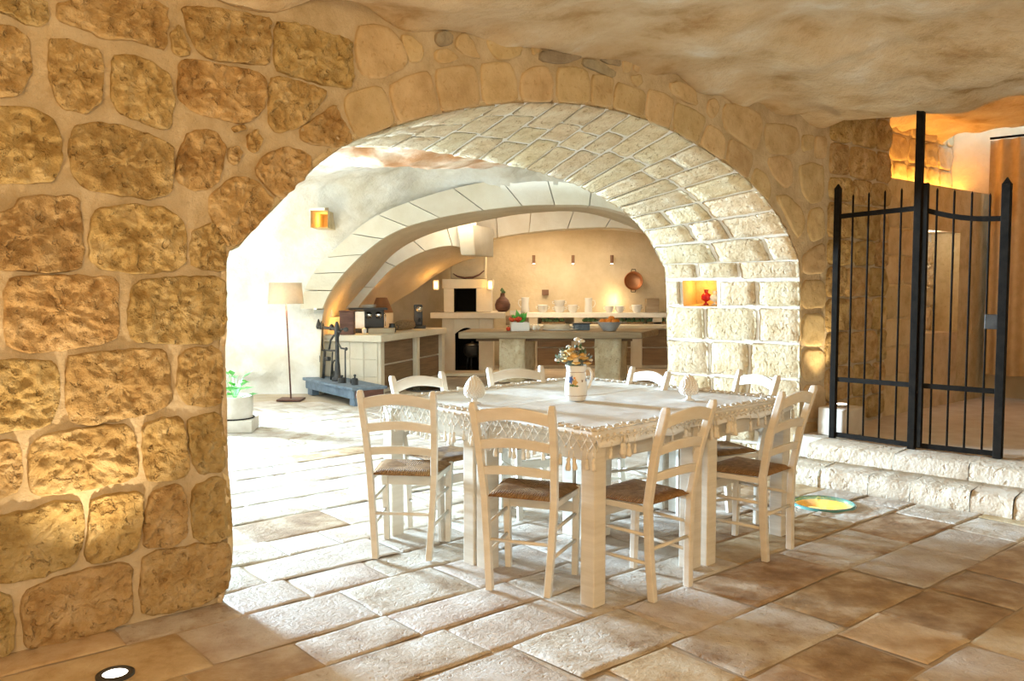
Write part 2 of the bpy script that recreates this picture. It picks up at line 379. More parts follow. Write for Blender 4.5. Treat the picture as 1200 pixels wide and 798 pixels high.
def stone(poly3, nrm, m, parent, thick=.03, rough=.012, n=32, rings=(1, .985, .94, .82, .66, .48, .28), name='stone', jit=.004, fs=14, grow=.005, chip=0):
    """one stone: outline on a surface, face standing proud along nrm"""
    p0 = []
    c0 = sum(poly3, Vector()) / len(poly3)
    poly3 = [c0 + (q - c0) * (1 + grow / max(.05, (q - c0).length)) for q in poly3]
    p = resample(chaikin(poly3, 1, .16), n)
    p = [q + Vector((noise.noise(q * 23), noise.noise(q * 23 + Vector((9, 0, 0))), noise.noise(q * 23 + Vector((0, 7, 0))))) * jit for q in p]
    c = sum(p, Vector()) / n
    vs = []; seed = Vector((random.random() * 50, random.random() * 50, 0))
    for k, r in enumerate(rings):
        h = (-.02, thick * .55, thick * .95)[k] if k < 3 else thick
        for q in p:
            w = c + (q - c) * r
            amp = 0 if k == 0 else rough * (.5 if k == 1 else 1)
            d = h + amp * (noise.fractal(w * fs + seed, .7, 2.1, 4) + .4 * noise.noise(w * fs * .35 + seed) + (chip * (abs(noise.noise(w * fs * 1.3 + seed)) - .25) if chip else 0))
            vs.append(w + nrm * d)
    d = thick + rough * noise.fractal(c * fs + seed, .8, 2.1, 4); vs.append(c + nrm * d)
    f = []
    for k in range(len(rings) - 1):
        for i in range(n):
            f.append((k * n + i, k * n + (i + 1) % n, (k + 1) * n + (i + 1) % n, (k + 1) * n + i))
    b = (len(rings) - 1) * n
    for i in range(n): f.append((b + i, b + (i + 1) % n, len(vs) - 1))
    mb = MB(); mb.add(vs, f)
    return mb.build(name, m, parent, smooth=True)

# ================================================================== ARCH WALL
A = on_z(258, 706)
ANG = math.radians(40)
U = Vector((math.cos(ANG), math.sin(ANG), 0)); V = Vector((-math.sin(ANG), math.cos(ANG), 0))
WN = -V                                      # faces the front room
def wp(px, py): return on_plane(px, py, A, V)
FPX = [(937, 540), (937, 440), (937, 326), (932, 295), (912, 255), (880, 215), (840, 185), (790, 155), (740, 135), (684, 123), (620, 120), (560, 125), (500, 137), (440, 155), (400, 172), (360, 203), (310, 255), (280, 286), (266, 305), (264, 400), (266, 520), (272, 650), (258, 706)]
TH = 1.08
A2 = A + V * TH
def wp2(px, py): return on_plane(px, py, A2, V)
RPX = [(782, 540), (782, 440), (780, 330), (772, 303), (757, 275), (735, 251), (710, 234), (680, 219), (640, 204), (590, 192), (530, 181), (470, 173), (400, 171), (340, 182), (285, 200), (225, 228), (180, 268), (152, 300), (138, 322), (130, 400), (124, 520), (118, 650), (115, 700)]
Fc = [wp(*q) for q in FPX]; Rc = [wp2(*q) for q in RPX]
for k in (0, -1): Fc[k].z = -.02; Rc[k].z = -.02
for k in (1, 2): Rc[k].z = Fc[k].z
PER = 6
Fs = catmull(Fc, PER); Rs = catmull(Rc, PER); NS = len(Fs) - 1
wall_arch = empty('wall_arch', kind='structure')
wall_arch['label'] = 'rough golden limestone wall with wide arched opening'
# mortar face around the opening
def outer_for(i):
    P = Fs[i]; s = (P - A).dot(U); t = i / PER
    sr = (Fc[0] - A).dot(U)
    if t <= 2: return (sr + .28, P.z)
    if t >= 18: return (-3.4, P.z)
    if t <= 8:  k = (t - 2) / 6; return (sr + .28, Fc[2].z + (3.1 - Fc[2].z) * k * 2) if k < .5 else (sr + .28 - (k - .5) * 2 * 1.6, 3.1)
    if t >= 12: k = (18 - t) / 6; return (-3.4, Fc[18].z + (3.1 - Fc[18].z) * k * 2) if k < .5 else (-3.4 + (k - .5) * 2 * 3.8, 3.1)
    k = (t - 8) / 4; return (sr - 1.32 + (0.4 - (sr - 1.32)) * k, 3.1)
outs = [A * 1 + U * o[0] + Vector((0, 0, o[1])) for o in map(outer_for, range(NS + 1))]
for o, i in zip(outs, range(NS + 1)): o.z = outer_for(i)[1]
mb = MB()
def wallfn(a, b):
    i = min(NS, int(round(a * NS))); P = Fs[i].lerp(outs[i], b)
    return P + V * (fbm(P, 3, .006) + .004)
mb.grid(wallfn, NS, 26)
mb.build('mortar_face', M['mortar'], wall_arch, smooth=True)

LEFT = [
 [(0,0),(52,0),(56,24),(44,31),(28,26),(0,14)], [(68,0),(196,0),(194,60),(170,52),(150,46),(122,46),(110,38),(88,30),(68,24)],
 [(-30,30),(18,32),(32,46),(37,80),(24,110),(-30,118)], [(58,48),(75,45),(95,54),(117,60),(120,90),(118,120),(100,131),(75,127),(66,115),(58,85)],
 [(132,66),(150,64),(180,76),(198,88),(202,115),(200,150),(188,150),(160,140),(140,132),(131,110)],
 [(-40,128),(30,126),(60,138),(72,165),(70,195),(62,210),(35,213),(-40,216)], [(85,150),(110,143),(150,150),(200,168),(202,200),(200,225),(180,233),(140,228),(100,220),(84,205),(82,175)],
 [(212,7),(250,10),(300,20),(316,20),(315,72),(310,76),(270,72),(245,68),(232,58),(220,35)], [(322,27),(350,29),(390,42),(411,46),(413,90),(408,103),(385,100),(345,90),(322,82)],
 [(212,72),(225,70),(250,75),(300,85),(311,92),(310,125),(295,140),(280,145),(250,136),(225,130),(210,115),(208,90)], [(316,92),(330,91),(360,100),(380,105),(378,118),(350,150),(325,154),(314,142)],
 [(218,160),(232,152),(255,155),(262,175),(258,205),(245,222),(225,222),(208,210),(208,185)], [(268,175),(276,171),(281,180),(276,193),(267,188)], [(290,160),(300,152),(305,165),(300,178),(291,172)],
 [(352,150),(375,135),(392,123),(400,140),(412,165),(400,172),(370,170),(352,163)], [(297,200),(312,180),(330,174),(352,176),(362,185),(362,202),(340,223),(328,235)],
 [(248,230),(262,215),(280,207),(300,212),(322,238),(312,250),(300,264),(280,284),(268,290),(255,270),(246,250)],
 [(20,233),(40,230),(92,230),(94,260),(97,290),(94,316),(60,318),(-40,314),(-40,250),(18,248)], [(112,248),(125,243),(160,240),(195,245),(213,258),(218,285),(216,308),(200,318),(160,320),(120,316),(106,305),(106,270)],
 [(226,270),(250,262),(260,275),(263,290),(262,318),(225,312),(224,290)], [(6,328),(50,322),(100,325),(138,325),(138,370),(137,395),(120,402),(60,412),(30,412),(6,402)],
 [(158,330),(200,325),(262,325),(263,345),(264,370),(260,395),(240,403),(200,402),(155,400),(150,370)], [(-40,424),(35,422),(65,425),(68,450),(70,465),(60,495),(35,502),(-40,510)],
 [(78,418),(100,415),(150,410),(195,410),(198,440),(200,468),(190,478),(150,490),(110,497),(85,497),(78,470)], [(210,412),(255,405),(260,440),(259,470),(240,476),(215,472),(208,450)],
 [(35,525),(50,510),(100,502),(140,498),(155,502),(160,530),(161,558),(140,565),(90,575),(50,580),(35,575)], [(-40,515),(18,518),(24,535),(25,560),(18,578),(-40,588)],
 [(168,498),(185,492),(212,488),(216,520),(221,545),(220,558),(200,562),(172,563),(168,530)], [(220,490),(258,483),(263,520),(263,550),(235,556),(226,540),(222,515)],
 [(30,600),(70,586),(95,590),(98,610),(95,640),(88,658),(60,672),(20,680),(-30,686),(-30,608)], [(106,588),(125,580),(165,576),(166,605),(160,640),(150,650),(110,660),(100,655),(104,620)],
 [(176,578),(210,566),(218,590),(218,628),(200,640),(170,640),(170,610)], [(224,570),(262,557),(269,590),(270,628),(240,636),(226,628)],
 [(26,695),(60,680),(100,668),(140,660),(152,662),(155,690),(152,725),(130,735),(80,750),(50,758),(30,758),(26,730)], [(166,655),(185,645),(225,640),(265,634),(272,655),(266,685),(255,698),(225,710),(200,716),(175,722),(165,715)],
 [(-40,690),(10,695),(16,725),(14,765),(-40,780)], [(25,774),(90,759),(150,742),(165,738),(168,745),(120,760),(60,775),(20,786)], [(176,735),(240,714),(254,709),(254,716),(220,728),(180,742)],
 [(200,40),(210,30),(222,62),(212,66),(202,60)], [(272,150),(285,146),(287,152),(276,156)]]
VOUS = [[(404,125),(405,112),(420,105),(447,100),(455,120),(463,146),(440,154),(420,163),(412,150)], [(455,102),(475,90),(502,82),(508,105),(514,131),(490,138),(467,145)], [(509,82),(530,78),(555,76),(560,100),(562,123),(540,126),(518,131)],
 [(562,76),(580,73),(598,74),(605,95),(607,118),(585,120),(566,122)], [(610,88),(625,78),(642,78),(648,95),(647,119),(630,119),(610,118)], [(653,80),(670,78),(688,82),(691,100),(690,121),(670,120),(652,119)],
 [(694,88),(705,88),(719,92),(717,110),(714,126),(700,123),(693,122)], [(722,96),(740,102),(756,108),(755,125),(752,138),(735,131),(718,127)], [(759,104),(775,108),(789,116),(787,135),(784,150),(770,146),(756,140)],
 [(792,120),(810,127),(828,138),(822,152),(816,168),(800,159),(788,152)], [(830,145),(845,154),(850,168),(848,188),(835,180),(820,170)], [(855,162),(870,170),(882,182),(880,195),(875,210),(862,199),(851,190)],
 [(885,196),(897,204),(904,222),(900,236),(890,225),(879,213)]]
RUB = [[(418,32),(435,28),(455,32),(470,48),(478,72),(470,82),(445,92),(430,92),(420,82),(416,55)], [(470,42),(480,42),(492,52),(496,62),(492,72),(480,73),(474,58)], [(535,45),(545,38),(553,48),(558,62),(562,69),(548,66),(534,56)],
 [(569,46),(590,45),(612,50),(610,64),(600,69),(582,70),(573,58)], [(510,60),(525,57),(538,70),(520,75),(510,70)], [(622,53),(632,52),(632,60),(625,65)], [(640,50),(662,50),(667,55),(650,57)],
 [(730,66),(740,68),(738,85),(730,85)], [(742,70),(750,75),(748,85),(742,82)], [(738,90),(750,87),(752,98),(745,102)], [(753,64),(775,62),(790,72),(785,82),(765,77)],
 [(784,98),(795,95),(815,105),(818,125),(800,118),(787,108)], [(808,90),(822,84),(845,90),(850,98),(845,108),(825,104),(810,98)], [(858,98),(875,96),(888,110),(880,118),(858,113)], [(830,118),(838,115),(843,128),(835,140),(828,132)],
 [(847,122),(870,122),(893,135),(893,155),(885,178),(865,165),(847,150)], [(895,145),(915,145),(935,150),(937,175),(925,182),(897,180)], [(940,158),(953,158),(952,175),(940,178)], [(955,160),(968,160),(968,185),(955,186)],
 [(898,186),(915,182),(928,190),(928,215),(920,222),(905,205)], [(935,195),(950,190),(966,195),(964,235),(950,240),(940,225)], [(908,230),(922,228),(940,246),(943,262),(936,280),(928,268),(918,246)], [(948,246),(964,242),(966,278),(950,284),(946,268)],
 [(941,300),(952,290),(966,284),(967,320),(941,322)], [(940,328),(966,328),(968,360),(940,362)], [(940,368),(965,368),(965,405),(940,405)], [(940,410),(966,410),(966,445),(941,448)], [(941,452),(966,450),(966,490),(941,490)], [(940,495),(958,495),(958,528),(941,530)]]
GREY = [[(511,40),(522,36),(530,42),(529,52),(515,54),(510,48)], [(633,60),(655,58),(680,62),(682,68),(660,75),(632,72)], [(684,68),(705,74),(722,85),(718,92),(700,84),(682,76)], [(692,62),(705,60),(725,68),(728,78),(710,74)]]
for q in LEFT: stone([wp(*p) for p in q], WN, M['stone'], wall_arch, .018, .016, 96, (1, .985, .965, .93, .88, .83, .78, .72, .66, .60, .54, .48, .42, .36, .30, .24, .18, .12, .06), fs=20, jit=.008, grow=.008, chip=1.25)
for q in VOUS: stone([wp(*p) for p in q], WN, M['voussoir'], wall_arch, .010, .004, 26, name='voussoir')
for q in RUB: stone([wp(*p) for p in q], WN, M['voussoir'], wall_arch, .012, .007, 22)
for q in GREY: stone([wp(*p) for p in q], WN, M['grey_stone'], wall_arch, .012, .007, 22)
# small round vent hole in the rubble
hp = wp(692, 57)
mb = MB(); mb.tube([hp + WN * .004, hp + WN * .03], .012, 12); mb.build('vent_pipe', M['black'], wall_arch, label='small black vent pipe end')

# vault soffit -----------------------------------------------------
ceiling_vault = empty('ceiling_vault', kind='structure')
ceiling_vault['label'] = 'pale tuff brick vault and jamb of the arch'
def S(s, t):       # s in control units 0..22
    x = max(0, min(NS - 1e-6, s * PER)); i = int(x); k = x - i
    return Fs[i].lerp(Fs[i + 1], k).lerp(Rs[i].lerp(Rs[i + 1], k), t)
CEN = (Fc[2] + Fc[18]) / 2 + V * TH / 2
def Snorm(s, t):
    e = .05
    a = S(min(22, s + e), t) - S(max(0, s - e), t); b = S(s, t + .05) - S(s, t - .05)
    n = a.cross(b).normalized()
    if n.dot(CEN - S(s, t)) < 0: n = -n
    return n
NI_S, NI_T = (1.645, 1.975), (.60, .865)     # niche cell in the jamb
mb = MB()
gs = [i / 3 for i in range(0, 67)]
gs = sorted(set([g for g in gs if not (1.6 < g < 2.0)] + [NI_S[0], 1.8, NI_S[1]]))
gt = [0, .15, .3, .45, NI_T[0], .73, NI_T[1], 1.0]
vs = [S(s, t) + V * 0 for s in gs for t in gt]; nt_ = len(gt); fs = []
for i in range(len(gs) - 1):
    for j in range(nt_ - 1):
        if NI_S[0] - .01 <= gs[i] < NI_S[1] - .01 and NI_T[0] - .01 <= gt[j] < NI_T[1] - .01: continue
        fs.append((i * nt_ + j, i * nt_ + j + 1, (i + 1) * nt_ + j + 1, (i + 1) * nt_ + j))
mb.add(vs, fs); mb.build('mortar_bed', M['vault_mortar'], ceiling_vault, smooth=True)
def vault_brick(s0, s1, t0, t1):
    nu, nv = 7, 6; G7 = (0, .05, .22, .41, .60, .79, .95, 1); G6 = (0, .05, .28, .5, .72, .95, 1); vs = []; thick = random.uniform(.008, .016); sd = random.random() * 99
    ds = (s1 - s0); dt = (t1 - t0)
    for j in range(nv + 1):
        for i in range(nu + 1):
            a, b = G7[i], G6[j]
            edge = (i in (0, nu)) or (j in (0, nv))
            corner = (i in (0, nu)) and (j in (0, nv))
            s = s0 + ds * a + (0.06 * ds * (.5 - a) if corner else 0); t = t0 + dt * b + (.06 * dt * (.5 - b) if corner else 0)
            s += ds * .05 * noise.noise(Vector((s * 9, t * 9, sd))); t += dt * .04 * noise.noise(Vector((t * 9, s * 9, sd)))
            P = S(s, t); n = Snorm(s, min(.95, max(.05, t)))
            h = (.003 if edge else thick) + .007 * noise.fractal(P * 14 + Vector((sd, 0, 0)), .9, 2, 3) * (0.4 if edge else 1)
            vs.append(P + n * h)
    w = nu + 1; f = [(j * w + i, j * w + i + 1, (j + 1) * w + i + 1, (j + 1) * w + i) for j in range(nv) for i in range(nu)]
    ring = [i for i in range(w)] + [j * w + nu for j in range(1, nv + 1)] + [nv * w + i for i in range(nu - 1, -1, -1)] + [j * w for j in range(nv - 1, 0, -1)]
    base = len(vs); cx = sum((Vector(vs[k]) for k in ring), Vector()) / len(ring)
    for k in ring:
        P = Vector(vs[k]); vs.append(P + (P - cx) * .02 - Snorm((s0 + s1) / 2, (t0 + t1) / 2) * .03)
    for k in range(len(ring)):
        f.append((ring[k], ring[(k + 1) % len(ring)], base + (k + 1) % len(ring), base + k))
    mb = MB(); mb.add(vs, f)
    return mb.build('brick', M['vault'], ceiling_vault, smooth=True)
# courses by arc length along the mid curve
def arc(s0, s1, n=12):
    L = 0; p = S(s0, .4)
    for k in range(1, n + 1):
        q = S(s0 + (s1 - s0) * k / n, .4); L += (q - p).length; p = q
    return L
edges = [0.0, .28, .58, .95, 1.307, 1.645, 1.975, 2.55]
s = 2.55
while s < 21.6:
    ds = .02
    target = random.uniform(.19, .235)
    if s > 13: target = .5
    while arc(s, s + ds, 4) < target and s + ds < 22: ds += .02
    s += ds; edges.append(min(s, 22))
for ci in range(len(edges) - 1):
    s0, s1 = edges[ci], edges[ci + 1]
    if s1 - s0 < .02: continue
    gap = .012 / max(.05, arc(s0, s1)) * (s1 - s0) * .9
    if abs(s0 - 1.645) < .01: cuts = [0, .30, .585, .875, 1.0]
    else:
        cuts = [0]
        first = random.uniform(.18, .45)
        cuts.append(first)
        while cuts[-1] < .8: cuts.append(cuts[-1] + random.uniform(.24, .42))
        cuts[-1] = 1.0
        if cuts[-1] - cuts[-2] < .14: cuts.pop(-2)
    for k in range(len(cuts) - 1):
        if abs(s0 - 1.645) < .01 and k == 2: continue
        vault_brick(s0 + gap, s1 - gap, cuts[k] + .012 - (.012 if k == 0 else 0), cuts[k + 1] - .012 + (.012 if k == len(cuts) - 2 else 0))
# niche box let into the jamb, with lamp and ornaments
nb = [S(NI_S[0], NI_T[0]), S(NI_S[0], NI_T[1]), S(NI_S[1], NI_T[1]), S(NI_S[1], NI_T[0])]
nn = Snorm(1.8, .73); dep = -nn * .30
back = [p + dep for p in nb]
mb = MB(); mb.add(nb + back, [(0, 1, 5, 4), (1, 2, 6, 5), (2, 3, 7, 6), (3, 0, 4, 7), (4, 5, 6, 7)])
mb.build('wall_niche', M['voussoir'], ceiling_vault, label='small square lit niche in the jamb')
nc = sum(nb, Vector()) / 4 + dep * .6
point('niche_lamp', nc + Vector((-.04, 0, .07)), 1.6, AMBER, .02)
def ornament(name, P, h, m, label, cat='ornament'):
    e = empty(name, P, 0, label, cat)
    mb = MB(); mb.lathe([(h * .16, 0), (h * .2, h * .04), (h * .07, h * .12), (h * .06, h * .2), (h * .3, h * .34), (h * .34, h * .5), (h * .3, h * .66), (h * .12, h * .8)], n=14)
    mb.build('body', m, e, smooth=True)
    mb = MB(); mb.lathe([(h * .1, h * .78), (h * .13, h * .88), (h * .17, h), (h * .06, h * .9)], n=6); mb.build('crown', m, e)
    return e
bz = (nb[0] + nb[1]) / 2 + dep * .45
ex = (nb[0] - nb[1]).normalized()
ornament('pomegranate_ornament', bz - ex * .0 + Vector((0, 0, .003)), .13, M['red_glaze'], 'red glazed pomegranate ornament in the lit niche of the arch jamb')
ornament('finial_ornament', bz + ex * .075 + Vector((0, 0, .003)), .12, M['ceramic'], 'small white ceramic finial in the lit niche beside the red one')
# rear face of the arch wall
mb = MB()
def rearfn(a, b):
    i = min(NS, int(round(a * NS))); P = Rs[i]; s = (P - A2).dot(U); t = i / PER
    sr = (Rc[0] - A2).dot(U)
    if t <= 2: q = (sr + 3, P.z)
    elif t >= 18: q = (-4.3, P.z)
    elif t <= 8: q = (sr + 3, 3.2) if t < 5 else (sr - .5, 3.2)
    else: q = (-4.3, 3.2) if t > 14 else (s, 3.2)
    T = A2 + U * q[0]; T.z = q[1]
    return P.lerp(T, b)
mb.grid(rearfn, NS, 4); mb.build('rear_face', M['vault_mortar'], ceiling_vault)

# ================================================================== FRONT CEILING
KC = wp(970, 150)          # corner of the arch wall with the gate side
def seam(s):               # measured height of the rock along the wall
    pts = [(-3.5, 2.62), (0, 2.63), (.6, 2.66), (1.2, 2.70), (2.4, 2.78), (3.4, 2.74), (4.2, 2.66), (5, 2.66), (9, 2.7)]
    for (a, b), (c, d) in zip(pts, pts[1:]):
        if a <= s <= c: return b + (d - b) * (s - a) / (c - a)
    return 2.7
def ceilfn(a, b):
    s = -4 + a * 12; v = -8.3 + b * (8.5 + .5 * max(0, min(1, (s - 4.3) / .3)))
    P = A + U * s + V * v
    z = seam(s) + .02
    w = min(1, -min(0, v) / 1.2)
    z += w * (fbm((P.x, P.y, 0), .55, .16, 3) + .05) + fbm((P.x, P.y, 3), 2.2, .07, 5) * (.4 + .6 * w)
    if v > -.35: z += max(0, (v + .35)) * .3 * noise.noise(P * 3)
    g = (P.x - 2.5) * .682 + (P.y - 6.65) * .731; g = max(0, min(1, (g - .08) / .4)); z += .30 * g * g * (3 - 2 * g)
    return Vector((P.x, P.y, z))
mb = MB(); mb.grid(ceilfn, 170, 120); mb.build('ceiling', M['rock'], smooth=True, kind='structure')

# ================================================================== FLOOR
WELL = on_z(965, 591); WR = .185
mb = MB(); wi, wj = int(WELL.x + 7), int(WELL.y + 4)
mb.grid(lambda a, b: Vector((-7 + 16 * a, -4 + 22 * b, -.008)), 16, 22, skip=lambda a, b: abs(int(a * 16) - wi) <= 1 and abs(int(b * 22) - wj) <= 1)
wfn = lambda a, b: Vector((-7 + wi - 1 + 3 * a, -4 + wj - 1 + 3 * b, -.008))
mb.grid(wfn, 150, 150, skip=lambda a, b: (wfn(a, b).xy - WELL.xy).length < WR + .006)
floor = mb.build('floor', M['floor_mortar'], kind='structure')
def slab(u0, u1, v0, v1):
    nu, nv = 7, 5; vs = []; sd = random.random() * 90; tilt = (random.uniform(-.002, .002), random.uniform(-.002, .002)); lift = random.uniform(-.002, .003)
    rough = random.choice((.002, .004, .007))
    jc = [random.uniform(-.007, .007) for _ in range(8)]
    C4 = [(u0 + jc[0], v0 + jc[1]), (u1 + jc[2], v0 + jc[3]), (u1 + jc[4], v1 + jc[5]), (u0 + jc[6], v1 + jc[7])]
    def bl(a, b):
        x = (C4[0][0] * (1 - a) + C4[1][0] * a) * (1 - b) + (C4[3][0] * (1 - a) + C4[2][0] * a) * b
        y = (C4[0][1] * (1 - a) + C4[1][1] * a) * (1 - b) + (C4[3][1] * (1 - a) + C4[2][1] * a) * b
        return x, y
    TA_ = (0, .018, .05, .28, .5, .72, .95, .982, 1); TB_ = (0, .028, .075, .5, .925, .972, 1)
    cc = A + U * (u0 + u1) / 2 + V * (v0 + v1) / 2; well = (cc.xy - WELL.xy).length < .75
    nu, nv = (60, 44) if well else (8, 6)
    for j in range(nv + 1):
        for i in range(nu + 1):
            a, b = (i / nu, j / nv) if well else (TA_[i], TB_[j])
            x, y = bl(a, b); P = A + U * x + V * y
            P += U * .008 * noise.noise(P * 5 + Vector((sd, 0, 0))) + V * .008 * noise.noise(P * 5 + Vector((0, sd, 0)))
            e = i in (0, nu) or j in (0, nv)
            z = (-.006 if e else (-.0012 if not well and (i in (1, nu - 1) or j in (1, nv - 1)) else 0)) + lift + tilt[0] * (a - .5) * 2 + tilt[1] * (b - .5) * 2 + rough * noise.fractal(P * 7 + Vector((sd, 0, 0)), .9, 2, 3)
            vs.append(Vector((P.x, P.y, z)))
    w = nu + 1
    mb = MB(); mb.add(vs, [(j * w + i, j * w + i + 1, (j + 1) * w + i + 1, (j + 1) * w + i) for j in range(nv) for i in range(nu) if not (well and (vs[j * w + i].xy - WELL.xy).length < WR + .002)])
    cxy = A + U * (u0 + u1) / 2 + V * (v0 + v1) / 2
    r = random.random()
    rightside = cxy.x > .8 and cxy.y < 5
    m = M['slab_dark'] if r < (.32 if rightside else .03) else (M['slab_pink'] if r < .55 else M['slab'])
    if random.random() < (.5 if (cxy.y < 3.2 or cxy.x > 1.3) else .0) and m is not M['slab_dark']: m = M['slab_ochre_bounce']  # bounce-tinted slabs mixed in at random, front and right only
    return mb.build('slab', m, floor, smooth=True)
v = -4.6; nslab = 0
while v < 6.2:
    h = random.uniform(.27, .44); u = -3 + random.uniform(0, .5)
    while u < 7.5:
        w = random.uniform(.30, .78)
        c = A + U * (u + w / 2) + V * (v + h / 2); px, py = proj((c.x, c.y, 0))
        ok = 1.9 < c.y < 10.3 and -90 < px < 1290 and 380 < py < 900 and not (px < 230 and v > -.1)
        if c.x > 2.6 and (c - Vector((2.1, 6.1, 0))).dot(Vector((.70, .72, 0))) > .45: ok = False
        if ok: slab(u + .004, u + w - .004, v + .004, v + h - .004); nslab += 1
        u += w
    v += h
print('slabs', nslab)

# ================================================================== STEPS + GATE SIDE
GD = Vector((.731, -.682, 0)); GN = Vector((.682, .731, 0))     # along the gate; into the gate room
GZ = .24
steps = empty('steps', kind='structure'); steps['label'] = 'two whitish rough stone steps below the iron gate'
def step_stone(P0, a, b, d0, d1, z0, z1):
    n = 8; vs = []; sd = random.random() * 80
    prof = [(d0, z0), (d0 - .004, z0 + (z1 - z0) * .5), (d0 + .006, z1 - .02), (d0 + .03, z1), ((d0 + d1) / 2, z1 + .003), (d1, z1), (d1, z0)]
    for i in range(n + 1):
        u = a + (b - a) * i / n
        if i == 0: u += .002
        if i == n: u -= .002
        for d, z in prof:
            P = P0 + GD * u + GN * d; P.z = z
            k = .014 * noise.fractal(P * 11 + Vector((sd, 0, 0)), .9, 2, 3)
            P -= GN * (k if d <= d0 + .03 else 0); P.z += k * .5 if z > z0 + .01 else 0
            if i in (0, n): P += GD * (.001 if i == 0 else -.001) * (1 if z >= z1 - .02 else .3)
            vs.append(P)
    m = len(prof)
    f = [(i * m + j, i * m + (j + 1) % m, (i + 1) * m + (j + 1) % m, (i + 1) * m + j) for i in range(n) for j in range(m)]
    mb = MB(); mb.add(vs, f); return mb.build('stone', M['step'], steps, smooth=True)
SP = Vector((1.93, 6.12, 0))
x = 0.0
for w in (.30, .34, .27, .36, .24, .4, .5, .5): step_stone(SP, x, x + w, 0, .36, -.02, .13); x += w
SP2 = SP + GN * .33 + GD * .02
x = 0.05
for w in (.62, .48, .7, .6, .6): step_stone(SP2, x, x + w, 0, .5, .05, GZ); x += w
# gate-room floor
mb = MB(); G0 = SP2 + GN * .3
mb.hexa([G0 - GD * .2 + Vector((0, 0, -.01)), G0 + GD * 4, G0 + GD * 4 + GN * 6, G0 - GD * .2 + GN * 6] + [p + Vector((0, 0, GZ - .002)) for p in (G0 - GD * .2, G0 + GD * 4, G0 + GD * 4 + GN * 6, G0 - GD * .2 + GN * 6)])
mb.build('floor_gate_room', M['concrete'], kind='structure')
# continuation of the arch wall behind the gate
S_A0, S_A1, S_B1 = (KC - A).dot(U), (wp(1042, 180) - A).dot(U), (wp(1158, 210) - A).dot(U)
LEDGE = wp(1042, 207).z; NZ0, NZ1 = wp(1080, 392).z, wp(1080, 268).z; NS0, NS1 = (wp(1078, 330) - A).dot(U), (wp(1126, 330) - A).dot(U)
wall_gate = empty('wall_gate', kind='structure'); wall_gate['label'] = 'stone wall behind the iron gate with lit ledge and niche'
def wq(s, z, d=0.0): P = A + U * s + V * d; return Vector((P.x, P.y, z))
def wbox(s0, s1, z0, z1, d0, d1, name, m):
    mb = MB()
    n = max(2, int((s1 - s0) / .08)); k = max(2, int((z1 - z0) / .08))
    mb.grid(lambda a, b: wq(s0 + (s1 - s0) * a, z0 + (z1 - z0) * b, d0) + V * (fbm(wq(s0 + (s1 - s0) * a, z0 + (z1 - z0) * b), 4, .012) if 0 < a < 1 and 0 < b < 1 else 0), n, k)
    a, b, c, d = wq(s0, z0, d0), wq(s1, z0, d0), wq(s1, z1, d0), wq(s0, z1, d0); e = V * (d1 - d0)
    mb.add([a, b, c, d, a + e, b + e, c + e, d + e], [(0, 1, 5, 4), (1, 2, 6, 5), (2, 3, 7, 6), (3, 0, 4, 7), (4, 5, 6, 7)])
    return mb.build(name, m, wall_gate, smooth=False)
wbox(S_A0 - .05, S_A1, -.02, 3.4, -.0, .5, 'pier_face', M['mortar'])
wbox(S_A1, NS0, -.02, LEDGE, 0.02, .42, 'wall_panel', M['voussoir'])
wbox(NS0, NS1, -.02, NZ0, 0.02, .42, 'wall_panel', M['voussoir'])
wbox(NS0, NS1, NZ1, LEDGE, 0.02, .42, 'wall_panel', M['voussoir'])
wbox(NS1, S_B1 + .1, -.02, LEDGE, 0.02, .42, 'wall_panel', M['voussoir'])
wbox(NS0 - .1, NS1 + .1, NZ0 - .1, NZ1 + .1, .30, .42, 'niche_back', M['vault_mortar'])
wbox(S_A1, S_B1 + .1, LEDGE - .05, 3.4, .42, .6, 'recess_back', M['mortar'])
# stones: pier, recess, niche
def wall_stones(s0, s1, z0, z1, hs, d, m, thick, rough, wmin, wmax):
    z = z0
    while z < z1 - .08:
        h = min(random.uniform(*hs), z1 - z); s = s0
        while s < s1 - .06:
            w = random.uniform(wmin, wmax)
            if s + w > s1 - .08: w = s1 - s
            q = [(s + .012, z + .012), (s + w * .5, z + .008), (s + w - .012, z + .014), (s + w - .008, z + h * .5), (s + w - .014, z + h - .012), (s + w * .5, z + h - .008), (s + .014, z + h - .014), (s + .010, z + h * .5)]
            stone([wq(a + random.uniform(-.012, .012), b + random.uniform(-.01, .01), d) for a, b in q], WN, m, wall_gate, thick, rough, 20)
            s += w
        z += h
wall_stones(S_A0 + .02, S_A1 - .0, .26, 3.15, (.2, .3), 0, M['stone'], .024, .02, .28, .46)
wall_stones(S_A1, S_B1 + .1, LEDGE + .0, 3.3, (.22, .3), .42, M['voussoir'], .02, .012, .2, .4)
wall_stones(NS0, NS1, NZ0, NZ1, (.2, .26), .30, M['vault'], .03, .02, .1, .2)
wall_stones(S_A1 + .02, NS0, .6, LEDGE - .15, (.25, .32), 0.02, M['voussoir'], .012, .006, .2, .4)
# amber strip on the ledge
mb = MB(); a, b = wq(S_A1 + .05, LEDGE + .008, .33), wq(S_B1 + .1, LEDGE + .008, .33); mb.bar(a, b, .02, .015)
mb.build('led_strip', M['led'], wall_gate, label='amber light strip on the ledge')
mid = (a + b) / 2
point('gate_niche_fill', tuple(wq((NS0 + NS1) / 2, NZ1 - .05, .12)), 3, (1, .92, .8), .02)  # light without a fitting, added to brighten the niche stones
area('ledge_light', mid + Vector((0, 0, .03)) + V * 0, mid + Vector((0, 0, 1)) + V * .25, (b - a).length, .06, 9, (1, .45, .07))
